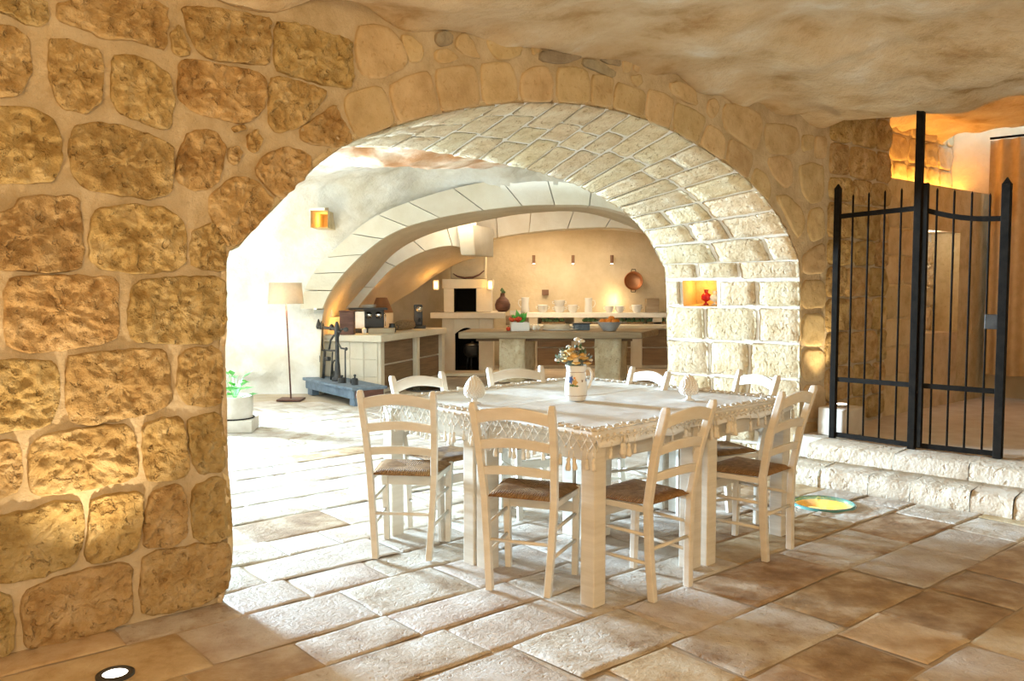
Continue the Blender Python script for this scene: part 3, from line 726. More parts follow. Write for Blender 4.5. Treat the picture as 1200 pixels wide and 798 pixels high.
# curtain and bed-room end
cb = wq(S_B1 - .14, 0, -.06)
e = empty('curtain', (0, 0, 0), 0, 'beige pleated curtain hanging behind the iron gate on the right', 'curtain')
mb = MB()
def curt(a, b):
    P = cb + GD * (a * 2.4) + GN * (.035 * math.sin(a * 95) + .015 * math.sin(a * 41 + 1)); 
    P += GN * (.03 * noise.noise(Vector((a * 8, b * 3, 0)))); P.z = .50 + b * 2.40; return P
mb.grid(curt, 160, 16); mb.build('panel', M['curtain'], e, smooth=True)
mb = MB(); mb.tube([cb + Vector((0, 0, 2.92)), cb + GD * 2.4 + Vector((0, 0, 2.92))], .012); mb.build('rod', M['iron'], e)
ew = cb + GN * .30
mb = MB(); mb.hexa([ew - GD * 1, ew + GD * 4, ew + GD * 4 + GN * .2, ew - GD * 1 + GN * .2] + [p + Vector((0, 0, 3.6)) for p in (ew - GD * 1, ew + GD * 4, ew + GD * 4 + GN * .2, ew - GD * 1 + GN * .2)])
mb.build('wall_gate_room_end', M['plaster'], kind='structure')
be = cb - GN * .62 + GD * .62
mb = MB(); mb.hexa([be, be + GD * 1.6, be + GD * 1.6 + GN * .5, be] if False else [be, be + GD * 1.6, be + GD * 1.6 + GN * .5, be + GN * .5] + [p + Vector((0, 0, .5)) for p in (be, be + GD * 1.6, be + GD * 1.6 + GN * .5, be + GN * .5)])
mb.build('bed_base', M['dark_wood'], None, bevel=.01, label='dark low bed base behind the curtain past the gate', cat='bed')
point('gate_room_fill', tuple(cb + GD * .9 - GN * 1.2 + Vector((0, 0, 2.2))), 10, (1, .45, .10), .1)  # unseen orange fill added to tint the gate room
# stone block with floor spot behind the gate
bk = on_z(1003, 512, GZ)
e = empty('spot_block', (bk.x, bk.y, GZ), ANG, 'pale stone block with small spotlight behind the gate beside the wall', 'lamp')
mb = MB(); mb.box((.03, .14, .11), (.30, .24, .22)); mb.build('block', M['concrete'], e, bevel=.015)
mb = MB(); mb.lathe([(.045, .22), (.05, .235), (.04, .24)], (.03, .14, 0), 16); mb.build('lamp_ring', M['steel'], e, smooth=True)
mb = MB(); mb.lathe([(.038, .238), (.036, .244)], (.03, .14, 0), 16); mb.build('lens', M['uplight'], e)
sp_ = Vector((bk.x, bk.y, GZ)) + U * .03 + V * .14
spot('block_spot', sp_ + Vector((0, 0, .27)), sp_ + Vector((-.03, 0, 2.0)) + V * .32 - U * .06, 30, (1, .76, .42), 75, .8)

# gate -------------------------------------------------------------
gp0 = on_z(975.5, 513, GZ); gp1 = on_z(1068, 526, GZ); gp2 = on_z(1169, 537, GZ)
gate = empty('iron_gate', (0, 0, 0), 0, 'black iron two-leaf gate with vertical bars on the stone steps', 'gate')
def up(P, z): return Vector((P.x, P.y, z))
def zat(px, py, P):      # height on the vertical through P seen at row py
    d = ray(px, py); t = math.hypot(P.x, P.y) / math.hypot(d.x, d.y); return CAM_H + d.z * t
zt0, zt2 = zat(979, 222, gp0), zat(1177, 215, gp2)
zr0, zr1, zr2 = zat(979, 254, gp0), zat(1073, 244, gp1), zat(1176, 256, gp2)
zm0, zm1, zm2 = zat(975, 444, gp0), zat(1068, 451, gp1), zat(1171, 459, gp2)
def post(P, z0, z1, w, name='post'):
    mb = MB(); mb.bar(up(P, z0), up(P, z1), w, w, up=tuple(GD)); mb.add([], []); return mb.build(name, M['iron'], gate, bevel=.004)
post(gp0, GZ, zt0, .045); post(gp1 - GD * .0, GZ, 2.72, .05, 'tall_post'); post(gp1 + GD * .05, GZ + .02, zat(1080, 215, gp1), .035); post(gp2, GZ - .0, zt2, .055)
for P, z in ((gp0, zt0), (gp2, zt2)):
    mb = MB(); mb.lathe([(.032, 0), (.022, .015), (.004, .04)], up(P, z), 4); mb.build('post_cap', M['iron'], gate)
for nm, zz in (('top_rail', (zr0, zr1, zr2)), ('middle_rail', (zm0, zm1, zm2)), ('bottom_rail', (GZ + .03, GZ + .03, GZ + .03))):
    for k, (P, Q) in enumerate(((gp0, gp1), (gp1, gp2))):
        mb = MB()
        za, zb = zz[k], zz[k + 1]
        pts = []
        for i in range(9):
            t = i / 8; b = (zb - za) * t
            if nm == 'top_rail' and k == 1: b += -.03 * math.sin(PI * t)
            pts.append(up(P.lerp(Q, t), za + b))
        for p, q in zip(pts, pts[1:]): mb.bar(p - (q - p) * .02, q, .016, .035)
        mb.build(nm, M['iron'], gate)
for k, (P, Q, n) in enumerate(((gp0, gp1, 4), (gp1, gp2, 4))):
    for i in range(n):
        t = (i + 1) / (n + 1) + (0 if k == 0 else .02); B = P.lerp(Q, t)
        zb = (zr0 + (zr1 - zr0) * t) if k == 0 else (zr1 + (zr2 - zr1) * t)
        mb = MB(); mb.tube([up(B, GZ + .03), up(B, zb + .14), up(B, zb + .155)], [.0075, .0075, .002], 8); mb.build('bar', M['iron'], gate, smooth=True)
lk = up(gp2, zat(1160, 377, gp2)) - GD * .06
mb = MB(); mb.bar(lk - GD * .045, lk + GD * .045, .04, .10); mb.build('lock_box', M['old_iron'], gate, bevel=.004)
# gate wall towards the camera (right, out of frame)
gw = gp2 + GD * 1.2
mb = MB(); mb.hexa([gw, gw + GD * 3.5, gw + GD * 3.5 + GN * .4, gw + GN * .4] + [p + Vector((0, 0, 3)) for p in (gw, gw + GD * 3.5, gw + GD * 3.5 + GN * .4, gw + GN * .4)]); mb.build('wall_right', M['mortar'], kind='structure')
mb = MB(); mb.box((0, -3.8, 1.5), (16, .2, 3.2)); mb.build('wall_back', M['mortar'], kind='structure')
def slabwall(name, P, Q, z1=3.3, m='mortar'):
    P, Q = Vector((*P, -.05)), Vector((*Q, -.05)); mb = MB(); mb.bar(P + Vector((0, 0, z1 / 2)), Q + Vector((0, 0, z1 / 2)), .2, z1); mb.build(name, M[m], kind='structure')
lw = A + U * -3.3
slabwall('wall_front_left', (lw.x, lw.y), (lw.x - .6, -3.9)); gw2 = gw + GD * 3.4
slabwall('wall_front_right', (gw2.x, gw2.y), (gw2.x + .3, -3.9)); gs_ = G0 + GD * 3.9
slabwall('wall_gate_room_side', (gs_.x, gs_.y), ((gs_ + GN * 6).x, (gs_ + GN * 6).y))

# ================================================================== MIDDLE ROOM
YB = 11.1
AOUT = [(350, 470), (350, 400), (354, 362), (364, 330), (385, 302), (430, 262), (480, 238), (560, 216), (640, 208), (720, 218), (800, 250), (860, 300), (880, 470)]
AIN = [(372, 470), (374, 400), (378, 362), (395, 330), (425, 298), (462, 272), (515, 255), (591, 243), (650, 240), (712, 244), (780, 270), (830, 310), (850, 470)]
ARE = [(395, 470), (398, 400), (402, 368), (415, 350), (436, 326), (463, 296), (502, 275), (556, 261), (620, 250), (690, 250), (765, 278), (810, 315), (830, 470)]
aout = catmull([at(x, y, YB) for x, y in AOUT], 6); ain = catmull([at(x, y, YB - .12) for x, y in AIN], 6); are = catmull([at(x, y, YB + 1.1) for x, y in ARE], 6)
def inside_open(P):       # is (x,z) at YB inside the kitchen opening
    best = False; n = len(aout)
    pts = [(.06 + (p.x - .06) * .965, 1.0 + (p.z - 1.0) * .95) for p in aout[12:-7]]; pts = [(ain[0].x, -.5), (ain[10].x, 1.0)] + pts + [(ain[-1].x, 1.0), (ain[-1].x, -.5)]; n = len(pts); c = False; j = n - 1
    for i in range(n):
        (xi, zi), (xj, zj) = pts[i], pts[j]
        if (zi > P.z) != (zj > P.z) and P.x < (xj - xi) * (P.z - zi) / (zj - zi + 1e-9) + xi: c = not c
        j = i
    return c
def cave(a, b):
    x = -4.75 + a * 9.2
    L = b * 10.6
    hk = max(0, min(1, (x + 3.2) / 2.4)); hb = 1.80 + .36 * hk * hk * (3 - 2 * hk)
    if L < hb: y, z = YB, L
    else:
        k = (L - hb) / (10.6 - hb); r = .85
        ang = min(1, k * (10.6 - hb) / (r * PI / 2)) * PI / 2
        y, z = YB - r * (1 - math.cos(ang)), hb + r * math.sin(ang)
        if k * (10.6 - hb) > r * PI / 2: y -= (k * (10.6 - hb) - r * PI / 2)
        z += (2.66 - z) * max(0, min(1, (YB - .9 - y) / 1.6))
    P = Vector((x, y, z))
    ang = 0 if L < hb else min(PI / 2, (L - hb) / .85)
    nv = Vector((0, math.cos(ang), math.sin(ang)))
    amp = .16 if z > .25 else .05
    P += nv * (fbm(P, .9, amp, 4) + fbm(P, 3, .03, 3)) + Vector((0, .10, 0))
    if x < -2.6: P.y -= .07 * (-2.6 - x) ** 2
    return P
mb = MB(); NICHE2 = at(375, 257, YB - .25)
mb.grid(cave, 150, 160)
vs = mb.v; keep = []
for f in mb.f:
    c = sum((Vector(vs[i]) for i in f), Vector()) / 4
    if c.y > YB - .6 and inside_open(c): continue
    if (c - A).dot(V) < TH - .12: continue
    q = proj(c)
    if 364 < q[0] < 386 and 246 < q[1] < 268 and c.y > 9: continue
    keep.append(f)
mb.f = keep
cave_o = mb.build('wall_middle_room', M['white_rock'], smooth=True, kind='structure')
# niche in the cave wall with amber lamp
nq = [at(365, 267, YB - .3), at(385, 267, YB - .3), at(385, 247, YB - .3), at(365, 247, YB - .3)]
mb = MB(); nb2 = [p + Vector((0, .7, 0)) for p in nq]; nq2 = [p + Vector((0, -.05, 0)) for p in nq]
mb.add(nq2 + nb2, [(0, 1, 5, 4), (1, 2, 6, 5), (2, 3, 7, 6), (3, 0, 4, 7), (4, 5, 6, 7)])
mb.build('wall_small_niche', M['voussoir'], kind='structure')
point('small_niche_lamp', tuple(sum(nq, Vector()) / 4 + Vector((0, .35, .03))), 4, AMBER, .02)
# left wall with door to daylight, right wall
wl = empty('wall_left', kind='structure')
for y0, y1, z0, z1 in ((3.6, 7.0, 0, 3.2), (10.0, 11.9, 0, 3.2), (7.0, 10.0, 2.5, 3.2)):
    mb = MB(); mb.box((-4.85, (y0 + y1) / 2, (z0 + z1) / 2), (.3, y1 - y0, z1 - z0)); mb.build('wall_section', M['white_rock'], wl)
mb = MB(); mb.hexa([Vector((1.9, 7.3, 0)), Vector((3.9, 16, 0)), Vector((4.1, 16, 0)), Vector((2.1, 7.2, 0)), Vector((1.9, 7.3, 3.2)), Vector((3.9, 16, 3.2)), Vector((4.1, 16, 3.2)), Vector((2.1, 7.2, 3.2))])
mb.build('wall_kitchen_right', M['plaster'], kind='structure')

# ================================================================== KITCHEN SHELL
kitchen_arch = empty('trim_kitchen_arch', kind='structure'); kitchen_arch['label'] = 'pale cut stone arch over the kitchen opening'
def arch_pieces(outer, inner, depth_v, cutn, parent, m, name, gap=.006, start=0, end=None):
    end = end or len(outer) - 1
    k = start
    while k < end:
        k2 = min(end, k + cutn)
        o = outer[k:k2 + 1]; i = inner[k:k2 + 1]
        def shr(c):
            c = [p.copy() for p in c]
            d0 = (c[1] - c[0]).normalized() * gap; d1 = (c[-2] - c[-1]).normalized() * gap; c[0] += d0; c[-1] += d1; return c
        o, i = shr(o), shr(i); n = len(o)
        vs = o + i + [p + depth_v for p in o] + [p + depth_v for p in i]; f = []
        for j in range(n - 1):
            f += [(j, j + 1, n + j + 1, n + j), (n + j, n + j + 1, 3 * n + j + 1, 3 * n + j), (2 * n + j, 3 * n + j, 3 * n + j + 1, 2 * n + j + 1), (j, 2 * n + j, 2 * n + j + 1, j + 1)]
        f += [(0, n, 3 * n, 2 * n), (n - 1, 3 * n - 1, 4 * n - 1, 2 * n - 1)]
        mb = MB(); mb.add(vs, f); mb.build(name, m, parent, smooth=False)
        k = k2
aout_f = [Vector((p.x, YB - .12, p.z)) for p in aout]
arch_pieces(aout_f, ain, Vector((0, .3, 0)), 4, kitchen_arch, M['kstone'], 'voussoir', start=12, end=len(aout) - 7)
# soffit
mb = MB(); n = len(ain); vs = [p + Vector((0, .1, 0)) for p in ain] + are; mb.add(vs, [(i, i + 1, n + i + 1, n + i) for i in range(n - 1)])
mb.build('soffit', M['plaster'], kitchen_arch, smooth=True)
# kitchen back wall, left wall, ceiling
YK = 15.4
mb = MB(); mb.grid(lambda a, b: Vector((-3.6 + 8 * a, YK + fbm((a * 8, 0, b * 3), 1.2, .05), -.02 + 3.1 * b)), 60, 26); mb.build('wall_kitchen_back', M['plaster'], smooth=True, kind='structure')
kl = [Vector((-2.66, 11.5, 0)), Vector((-2.6, 12.6, 0)), Vector((-2.1, 14.0, 0)), Vector((-1.5, 14.75, 0)), Vector((-.9, 15.3, 0))]
klc = catmull(kl, 8)
mb = MB()
def klf(a, b):
    P = klc[min(len(klc) - 1, int(round(a * (len(klc) - 1))))].copy(); P.z = 3 * b - .02
    P.x += .55 * max(0, b - .35) ** 1.6 + fbm(P, 1.5, .05); return P
mb.grid(klf, len(klc) - 1, 24); mb.build('wall_kitchen_left', M['plaster'], smooth=True, kind='structure')
mb = MB()
def kcf(a, b):
    x = -3.4 + 7.5 * a; y = 11.3 + 4.3 * b; z = 2.95 - .32 * b - .05 * (x - .5) ** 2 * .5
    P = Vector((x, y, z)); P.z += fbm(P, 1.2, .06); return P
mb.grid(kcf, 40, 24); mb.build('ceiling_kitchen', M['plaster'], smooth=True, kind='structure')
# inner rib from the left foot up to its end block, and the rear arch band
rib = empty('trim_rib', kind='structure'); rib['label'] = 'curved stone rib rising over the coffee corner'
ro = catmull([at(x, y, 12.6) for x, y in ((396, 362), (412, 336), (440, 302), (475, 274), (520, 254), (560, 244))], 6)
ri = catmull([at(x, y, 12.6) for x, y in ((418, 362), (438, 337), (463, 312), (498, 294), (530, 288), (556, 296))], 6)
rr = catmull([at(x, y, 13.7) for x, y in ((452, 362), (466, 352), (486, 340), (512, 322), (538, 308), (562, 300))], 6)
arch_pieces(ro, ri, Vector((0, .2, 0)), 6, rib, M['kstone'], 'voussoir')
mb = MB(); n = len(ri); mb.add([p + Vector((0, .1, 0)) for p in ri] + rr, [(i, i + 1, n + i + 1, n + i) for i in range(n - 1)]); mb.build('soffit', M['plaster'], rib, smooth=True)
a, b = at(540, 299, 12.45), at(557, 263, 12.45)
mb = MB(); mb.hexa([Vector((a.x, 12.45, a.z)), Vector((b.x, 12.45, a.z)), Vector((b.x + .25, 13.2, a.z)), Vector((a.x + .1, 13.2, a.z)), Vector((a.x - .06, 12.45, b.z)), Vector((b.x - .04, 12.45, b.z)), Vector((b.x + .25, 13.2, b.z)), Vector((a.x + .1, 13.2, b.z))])
mb.build('end_block', M['kstone'], rib, bevel=.015)
bo = catmull([at(x, y, 13.6) for x, y in ((556, 262), (600, 235), (680, 225), (760, 230), (840, 250))], 6)
bi = catmull([at(x, y, 13.6) for x, y in ((560, 284), (600, 275), (665, 268), (735, 268), (830, 285))], 6)
arch_pieces(bo, bi, Vector((0, .5, 0)), 4, kitchen_arch, M['kstone'], 'voussoir')

# ================================================================== DINING TABLES
N0 = on_z(695, 710); TE1 = Vector((-.690, .724, 0)).normalized(); TE2 = Vector((.724, .690, 0)).normalized()
L1, L2, TZ = .79, .835, .77
TA = math.atan2(TE2.y, TE2.x)                 # local x along TE2, local y along TE1
def make_table():
    e = empty('dining_table')
    mb = MB(); mb.box((L2 / 2, L1 / 2, TZ - .02), (L2 - .004, L1 - .004, .04)); mb.build('tabletop', M['white_wood'], e, bevel=.006)
    for x in (.048, L2 - .048):
        for y in (.048, L1 - .048):
            mb = MB(); mb.box((x, y, (TZ - .04) / 2), (.08, .08, TZ - .04)); mb.build('leg', M['white_wood'], e, bevel=.005)
    for x, y, sx, sy in ((L2 / 2, .035, L2 - .17, .024), (L2 / 2, L1 - .035, L2 - .17, .024), (.035, L1 / 2, .024, L1 - .17), (L2 - .035, L1 / 2, .024, L1 - .17)):
        mb = MB(); mb.box((x, y, TZ - .085), (sx, sy, .09)); mb.build('apron', M['white_wood'], e, bevel=.003)
    return e
t0 = make_table()
for k, (i, j, lb) in enumerate(((0, 0, 'whitewashed square dining table nearest the camera, one of four pushed together'), (1, 0, 'whitewashed square dining table at the left corner of the four pushed together'), (0, 1, 'whitewashed square dining table at the right corner of the four pushed together'), (1, 1, 'whitewashed square dining table farthest from the camera of the four pushed together'))):
    o = t0 if k == 0 else copy_tree(t0)
    P = N0 - TE1 * .035 - TE2 * .035 + TE1 * (L1 + .006) * i + TE2 * (L2 + .006) * j
    if j == 1 and i == 0: P -= TE1 * .02
    o.location = P; o.rotation_euler = (0, 0, TA); tag(o, lb, 'table', 'four whitewashed dining tables')
TO = N0 - TE1 * .035 - TE2 * .035
TW, TL = L2 * 2, L1 * 2                       # extents along x (TE2) and y (TE1)
# tablecloth -------------------------------------------------------
cloth = empty('tablecloth', (TO.x, TO.y, TZ), TA, 'white woven tablecloth with knotted tassel fringe over the dining tables', 'tablecloth')
mb = MB()
CX0, CX1, CY0, CY1 = .01, TW - .03, -.0, TL - .02
def clothfn(a, b):
    x = CX0 - .02 + (CX1 - CX0 + .04) * a; y = CY0 - .035 + (CY1 - CY0 + .06) * b
    x += .012 * noise.noise(Vector((0, y * 5, 1))) * (1 if a in (0, 1) else .3); y += .012 * noise.noise(Vector((x * 5, 0, 2))) * (1 if b in (0, 1) else .3)
    z = .004 + .006 * max(0, noise.fractal(Vector((x * 2.2, y * 2.2, 4)), 1, 2, 3)) + .0025 * noise.noise(Vector((x * 9, y * 9, 0)))
    ox = max(0, -x, x - TW); oy = max(0, -y, y - TL); z -= 1.6 * max(ox, oy)
    # raised fold lines
    z += .004 * math.exp(-((y - TL * .55) / .012) ** 2) + .004 * math.exp(-((x - TW * .48) / .012) ** 2)
    return Vector((x, y, z))
mb.grid(clothfn, 90, 86); sheet = mb.build('sheet', M['cloth'], cloth, smooth=True)
so = sheet.modifiers.new('thick', 'SOLIDIFY'); so.thickness = .003; so.offset = 1
# tassel prototypes
def tassel_mesh():
    mb = MB(); mb.tube([(0, 0, 0), (.002, 0, -.03)], .0022, 5)
    mb.lathe([(.003, -.030), (.008, -.036), (.009, -.043), (.006, -.050), (.009, -.056), (.012, -.075), (.010, -.085)], n=8)
    return mb
tass = tassel_mesh().build('tassel', M['fringe'], cloth, smooth=True); first = True
knot_me = None
def put(me_src, loc, rz, sc=1.0, rx=0.0):
    global first
    if first: o = me_src; first = False
    else: o = me_src.copy(); COL.objects.link(o)
    o.parent = cloth; o.location = loc; o.rotation_euler = (rx, random.uniform(-.12, .12), rz); o.scale = (sc,) * 3
    return o
rnd = random.Random(3)
def edge_tassels(x0, y0, x1, y1, nx, ny, n, drop, lay=False):
    for i in range(n):
        t = (i + .5) / n + rnd.uniform(-.3, .3) / n; x, y = x0 + (x1 - x0) * t, y0 + (y1 - y0) * t
        o = rnd.uniform(.004, .03)
        if lay: put(tass, (x - nx * .03, y - ny * .03, .014), rnd.uniform(0, 6), 1.0, PI / 2 * rnd.uniform(.85, 1.0))
        else: put(tass, (x + nx * o * .6, y + ny * o * .6, drop - rnd.uniform(0, .03)), rnd.uniform(0, 6), rnd.uniform(.8, 1.15))
edge_tassels(-.015, -.03, -.015, TL, -1, 0, 34, -.055)          # left-front side (x = 0)
edge_tassels(0, -.03, TW, -.03, 0, -1, 18, -.01)                # right-front side (y = 0)
edge_tassels(TW, 0, TW, TL, 1, 0, 22, .0, True)
edge_tassels(0, TL, TW, TL, 0, 1, 22, .0, True)
# knotted netting: two bands of crossing cords on the front sides
mb = MB()
def P_l(t, d): return Vector((-.018 - .004 * math.sin(t * 300), -.03 + (TL + .03) * t, -.005 - d))
def P_r(t, d): return Vector((TW * t, -.034, -.004 - d))
for fn, n, dp in ((P_l, 34, .065), (P_r, 36, .022)):
    for i in range(n):
        for s in (-1, 1):
            a, b = fn(i / n, 0), fn(min(1, max(0, (i + s * 1.0) / n)), dp)
            mid = (a + b) / 2 + Vector((rnd.uniform(-.004, .004), rnd.uniform(-.004, .004), 0)); mb.tube([a, mid, b], .0024, 5)
            if s > 0: mb.ball(b, .007, 6, 4); mb.ball(a, .008, 6, 4)
mb.build('netting', M['fringe'], cloth, smooth=True, kind='stuff', label='knotted cord netting')
# thick looped border on top of the edges
mb = MB()
for (x0, y0, x1, y1) in ((.02, 0, .02, TL), (0, .02, TW, .02), (TW - .05, 0, TW - .05, TL), (0, TL - .05, TW, TL - .05)):
    for row in range(2):
        n = 110; pts = []
        nx, ny = ((1, 0) if abs(x1 - x0) < .01 else (0, 1)); sg = 1 if (x0 + x1 + y0 + y1) < 3.5 else -1
        for i in range(n + 1):
            t = i / n; w = .014 * math.sin(i * 1.9 + row) + .028 * row * sg
            pts.append((x0 + (x1 - x0) * t + nx * w, y0 + (y1 - y0) * t + ny * w, .014 + .004 * math.sin(i * 2.7)))
        mb.tube(pts, .0055, 6)
mb.build('looped_border', M['fringe'], cloth, smooth=True)
# corner tassel bunches on the right-front edge
for (x, y) in ((.17, -.035), (.62, -.035), (.84, -.035), (1.02, -.03), (1.5, -.03)):
    for k in range(5): put(tass, (x + rnd.uniform(-.03, .03), y - rnd.uniform(0, .012), -.008 - rnd.uniform(0, .02)), rnd.uniform(0, 6), 1.1)

# ================================================================== CHAIRS
def make_chair():
    e = empty('dining_chair')
    def bp(z):   # back post centre (x, y) by height
        k = [(0, .140, -.175), (.22, .155, -.165), (.44, .168, -.165), (.66, .178, -.205), (.875, .186, -.268)]
        for (a, xa, ya), (b, xb, yb) in zip(k, k[1:]):
            if a <= z <= b: t = (z - a) / (b - a); return xa + (xb - xa) * t, ya + (yb - ya) * t
        return k[-1][1:]
    for s in (-1, 1):
        vs = []; zs = [0, .11, .22, .33, .44, .55, .66, .77, .86, .885]
        for i, z in enumerate(zs):
            x, y = bp(min(z, .875)); w = .0165 if z < .87 else .012; d = .018 if z < .87 else .013
            vs += [(s * x - w, y - d, z), (s * x + w, y - d, z), (s * x + w, y + d, z), (s * x - w, y + d, z)]
        f = [(3, 2, 1, 0), tuple(len(vs) - 4 + k for k in range(4))]
        for i in range(len(zs) - 1):
            for k in range(4): f.append((i * 4 + k, i * 4 + (k + 1) % 4, i * 4 + 4 + (k + 1) % 4, i * 4 + 4 + k))
        mb = MB(); mb.add(vs, f); mb.build('back_post', M['chair_wood'], e, bevel=.005)
        mb = MB(); mb.hexa([Vector((s * .172 + a * .015, .165 + b * .015, 0)) for a, b in ((-1, -1), (1, -1), (1, 1), (-1, 1))] + [Vector((s * .182 + a * .018, .16 + b * .018, .445)) for a, b in ((-1, -1), (1, -1), (1, 1), (-1, 1))])
        mb.build('front_leg', M['chair_wood'], e, bevel=.004)
        for z, fy in ((.17, .165), (.30, .165)):
            xb, yb = bp(z); mb = MB(); mb.tube([(s * xb, yb, z), (s * .177, .163, z + .005)], .0085, 8); mb.build('side_stretcher', M['chair_wood'], e, smooth=True)
        xb, yb = bp(.425); mb = MB(); mb.bar((s * xb, yb, .418), (s * .182, .16, .418), .02, .028); mb.build('seat_rail', M['chair_wood'], e, bevel=.003)
    for z, h, arcz in ((.822, .058, .028), (.690, .046, .020), (.565, .042, .014)):
        vs = []; n = 10
        for i in range(n + 1):
            t = i / n; x, y = bp(z); cx = (-1 + 2 * t) * (x - .006); bow = -.022 * math.sin(PI * t); az = arcz * (math.sin(PI * t) - .3)
            hh = h / 2
            for dz, dy in ((-hh, -.009), (-hh, .009), (hh, .009), (hh, -.009)): vs.append((cx, y + bow + dy - dz * .25, z + az + dz))
        f = [(3, 2, 1, 0), tuple(n * 4 + k for k in range(4))]
        for i in range(n):
            for k in range(4): f.append((i * 4 + k, i * 4 + (k + 1) % 4, i * 4 + 4 + (k + 1) % 4, i * 4 + 4 + k))
        mb = MB(); mb.add(vs, f); mb.build('back_slat', M['chair_wood'], e, bevel=.004)
    mb = MB(); mb.bar((-.178, .163, .335), (.178, .163, .335), .016, .05); mb.build('front_stretcher', M['chair_wood'], e, bevel=.003)
    x, y = bp(.235); mb = MB(); mb.tube([(-x, y, .235), (x, y, .235)], .009, 8); mb.build('back_stretcher', M['chair_wood'], e, smooth=True)
    # rush seat: trapezoid pad, slight dip, rounded rim
    mb = MB(); n = 14
    def seatfn(a, b, top=True):
        wy = -.168 + .356 * b; hw = .160 + .042 * b
        X = (-1 + 2 * a) * hw; r = max(abs(2 * a - 1), abs(2 * b - 1)); rim = 1 - r ** 8
        z = .448 + (.012 * rim - .010 * (1 - r) - .012 * (1 - rim)); 
        return Vector((X, wy, z if top else .425 + .014 * (1 - rim)))
    mb.grid(seatfn, n, n); k0 = len(mb.v); mb.grid(lambda a, b: seatfn(a, b, False), n, n)
    w = n + 1; ring = list(range(w)) + [j * w + n for j in range(1, w)] + [n * w + i for i in range(n - 1, -1, -1)] + [j * w for j in range(n - 1, 0, -1)]
    mb.f += [(ring[i], ring[(i + 1) % len(ring)], k0 + ring[(i + 1) % len(ring)], k0 + ring[i]) for i in range(len(ring))]
    mb.build('seat', M['rush'], e, smooth=True)
    return e
def back_at(px_l, px_r, rz):       # from the two back feet
    P = (on_z(*px_l) + on_z(*px_r)) / 2; f = Vector((-math.sin(rz), math.cos(rz), 0)); return P + f * .175
def top_at(px_l, px_r, rz):
    P = (on_z(*px_l, .875) + on_z(*px_r, .875)) / 2; f = Vector((-math.sin(rz), math.cos(rz), 0)); P += f * .268; P.z = 0; return P
D = math.radians
CH = [
 (back_at((446, 655), (497, 658), D(-7)), D(-7), 'cream ladder-back dining chair at the left end of the near side, beside the bright floor'),
 (back_at((579, 691), (637, 702), D(-20)), D(-20), 'cream ladder-back dining chair at the near left side, its back between two table legs'),
 (back_at((765, 706), (806, 688), D(45)), D(45), 'cream ladder-back dining chair at the near right side, just right of the front table leg'),
 (back_at((900, 658), (923, 645), D(47)), D(47), 'cream ladder-back dining chair at the right end, beside the stone steps'),
 (top_at((460, 443), (517, 438), D(-136)), D(-136), 'white dining chair on the far left side, in front of the antique scale'),
 (top_at((571, 433), (636, 431), D(-155)), D(-155), 'white dining chair on the far side, left of the flower jug'),
 (top_at((745, 433), (779, 437), D(117)), D(117), 'white dining chair on the far side, right of the flower jug'),
 (top_at((869, 436), (909, 442), D(110)), D(110), 'white dining chair on the far right side, in front of the arch jamb')]
ch0 = make_chair()
for k, (P, rz, lb) in enumerate(CH):
    o = ch0 if k == 0 else copy_tree(ch0)
    o.location = (P.x, P.y, .004); o.rotation_euler = (0, 0, rz); tag(o, lb, 'chair', 'ladder-back chairs round the dining table')

# ================================================================== TABLE ITEMS
CZ = TZ + .012
def pumo(px, py, h, lb):
    P = on_z(px, py, CZ)
    e = empty('pinecone_finial', (P.x, P.y, CZ), 0, lb, 'ornament', 'ceramic pinecone finials on the table')
    mb = MB(); mb.lathe([(h * .22, 0), (h * .23, h * .02), (h * .10, h * .07), (h * .085, h * .16), (h * .16, h * .20), (h * .2, h * .215)], n=20); mb.build('foot', M['ceramic'], e, smooth=True)
    prof = [(.17, .21), (.28, .27), (.33, .36), (.335, .46), (.31, .58), (.25, .72), (.16, .85), (.07, .95), (.01, 1.0)]
    mb = MB(); mb.lathe([(r * h, z * h) for r, z in prof], n=24); b = mb.build('bud', M['ceramic'], e, smooth=True)
    mb = MB(); rows = 13
    for i in range(rows):
        z = .25 + .70 * i / rows
        for (r0, z0), (r1, z1) in zip(prof, prof[1:]):
            if z0 <= z <= z1: r = r0 + (r1 - r0) * (z - z0) / (z1 - z0); break
        n = max(6, int(22 * r / .335))
        for k in range(n):
            a = 2 * PI * (k + .5 * (i % 2)) / n
            mb.ball((r * h * math.cos(a), r * h * math.sin(a), z * h), h * .042, 6, 4)
    mb.build('beading', M['ceramic'], b, smooth=True, kind='stuff')
    return e
pumo(556, 473, .155, 'white ceramic pinecone finial at the left of the tablecloth')
pumo(807, 469, .145, 'white ceramic pinecone finial at the right of the tablecloth')
jp = on_z(675, 469, CZ)
jug = empty('flower_jug', (jp.x, jp.y, CZ), 0, 'cream painted ceramic jug with a dark motif on the dining table', 'jug')
prof = [(.046, 0), (.052, .004), (.060, .03), (.063, .06), (.061, .10), (.055, .14), (.052, .165), (.056, .185), (.060, .195)]
mb = MB(); mb.lathe(prof + [(.055, .193), (.047, .165), (.05, .1), (.045, .012)], n=28); mb.build('body', M['ceramic'], jug, smooth=True)
mb = MB(); mb.tube([(.052, .01, .175), (.075, .012, .175), (.088, .012, .15), (.086, .012, .11), (.072, .01, .075), (.06, .008, .06)], [.008, .008, .0075, .007, .007, .008], 8); mb.build('handle', M['ceramic'], jug, smooth=True)
def on_jug(ang, z):
    for (r0, z0), (r1, z1) in zip(prof, prof[1:]):
        if z0 <= z <= z1: r = r0 + (r1 - r0) * (z - z0) / (z1 - z0); break
    return Vector((math.sin(ang) * (r + .001), -math.cos(ang) * (r + .001), z))
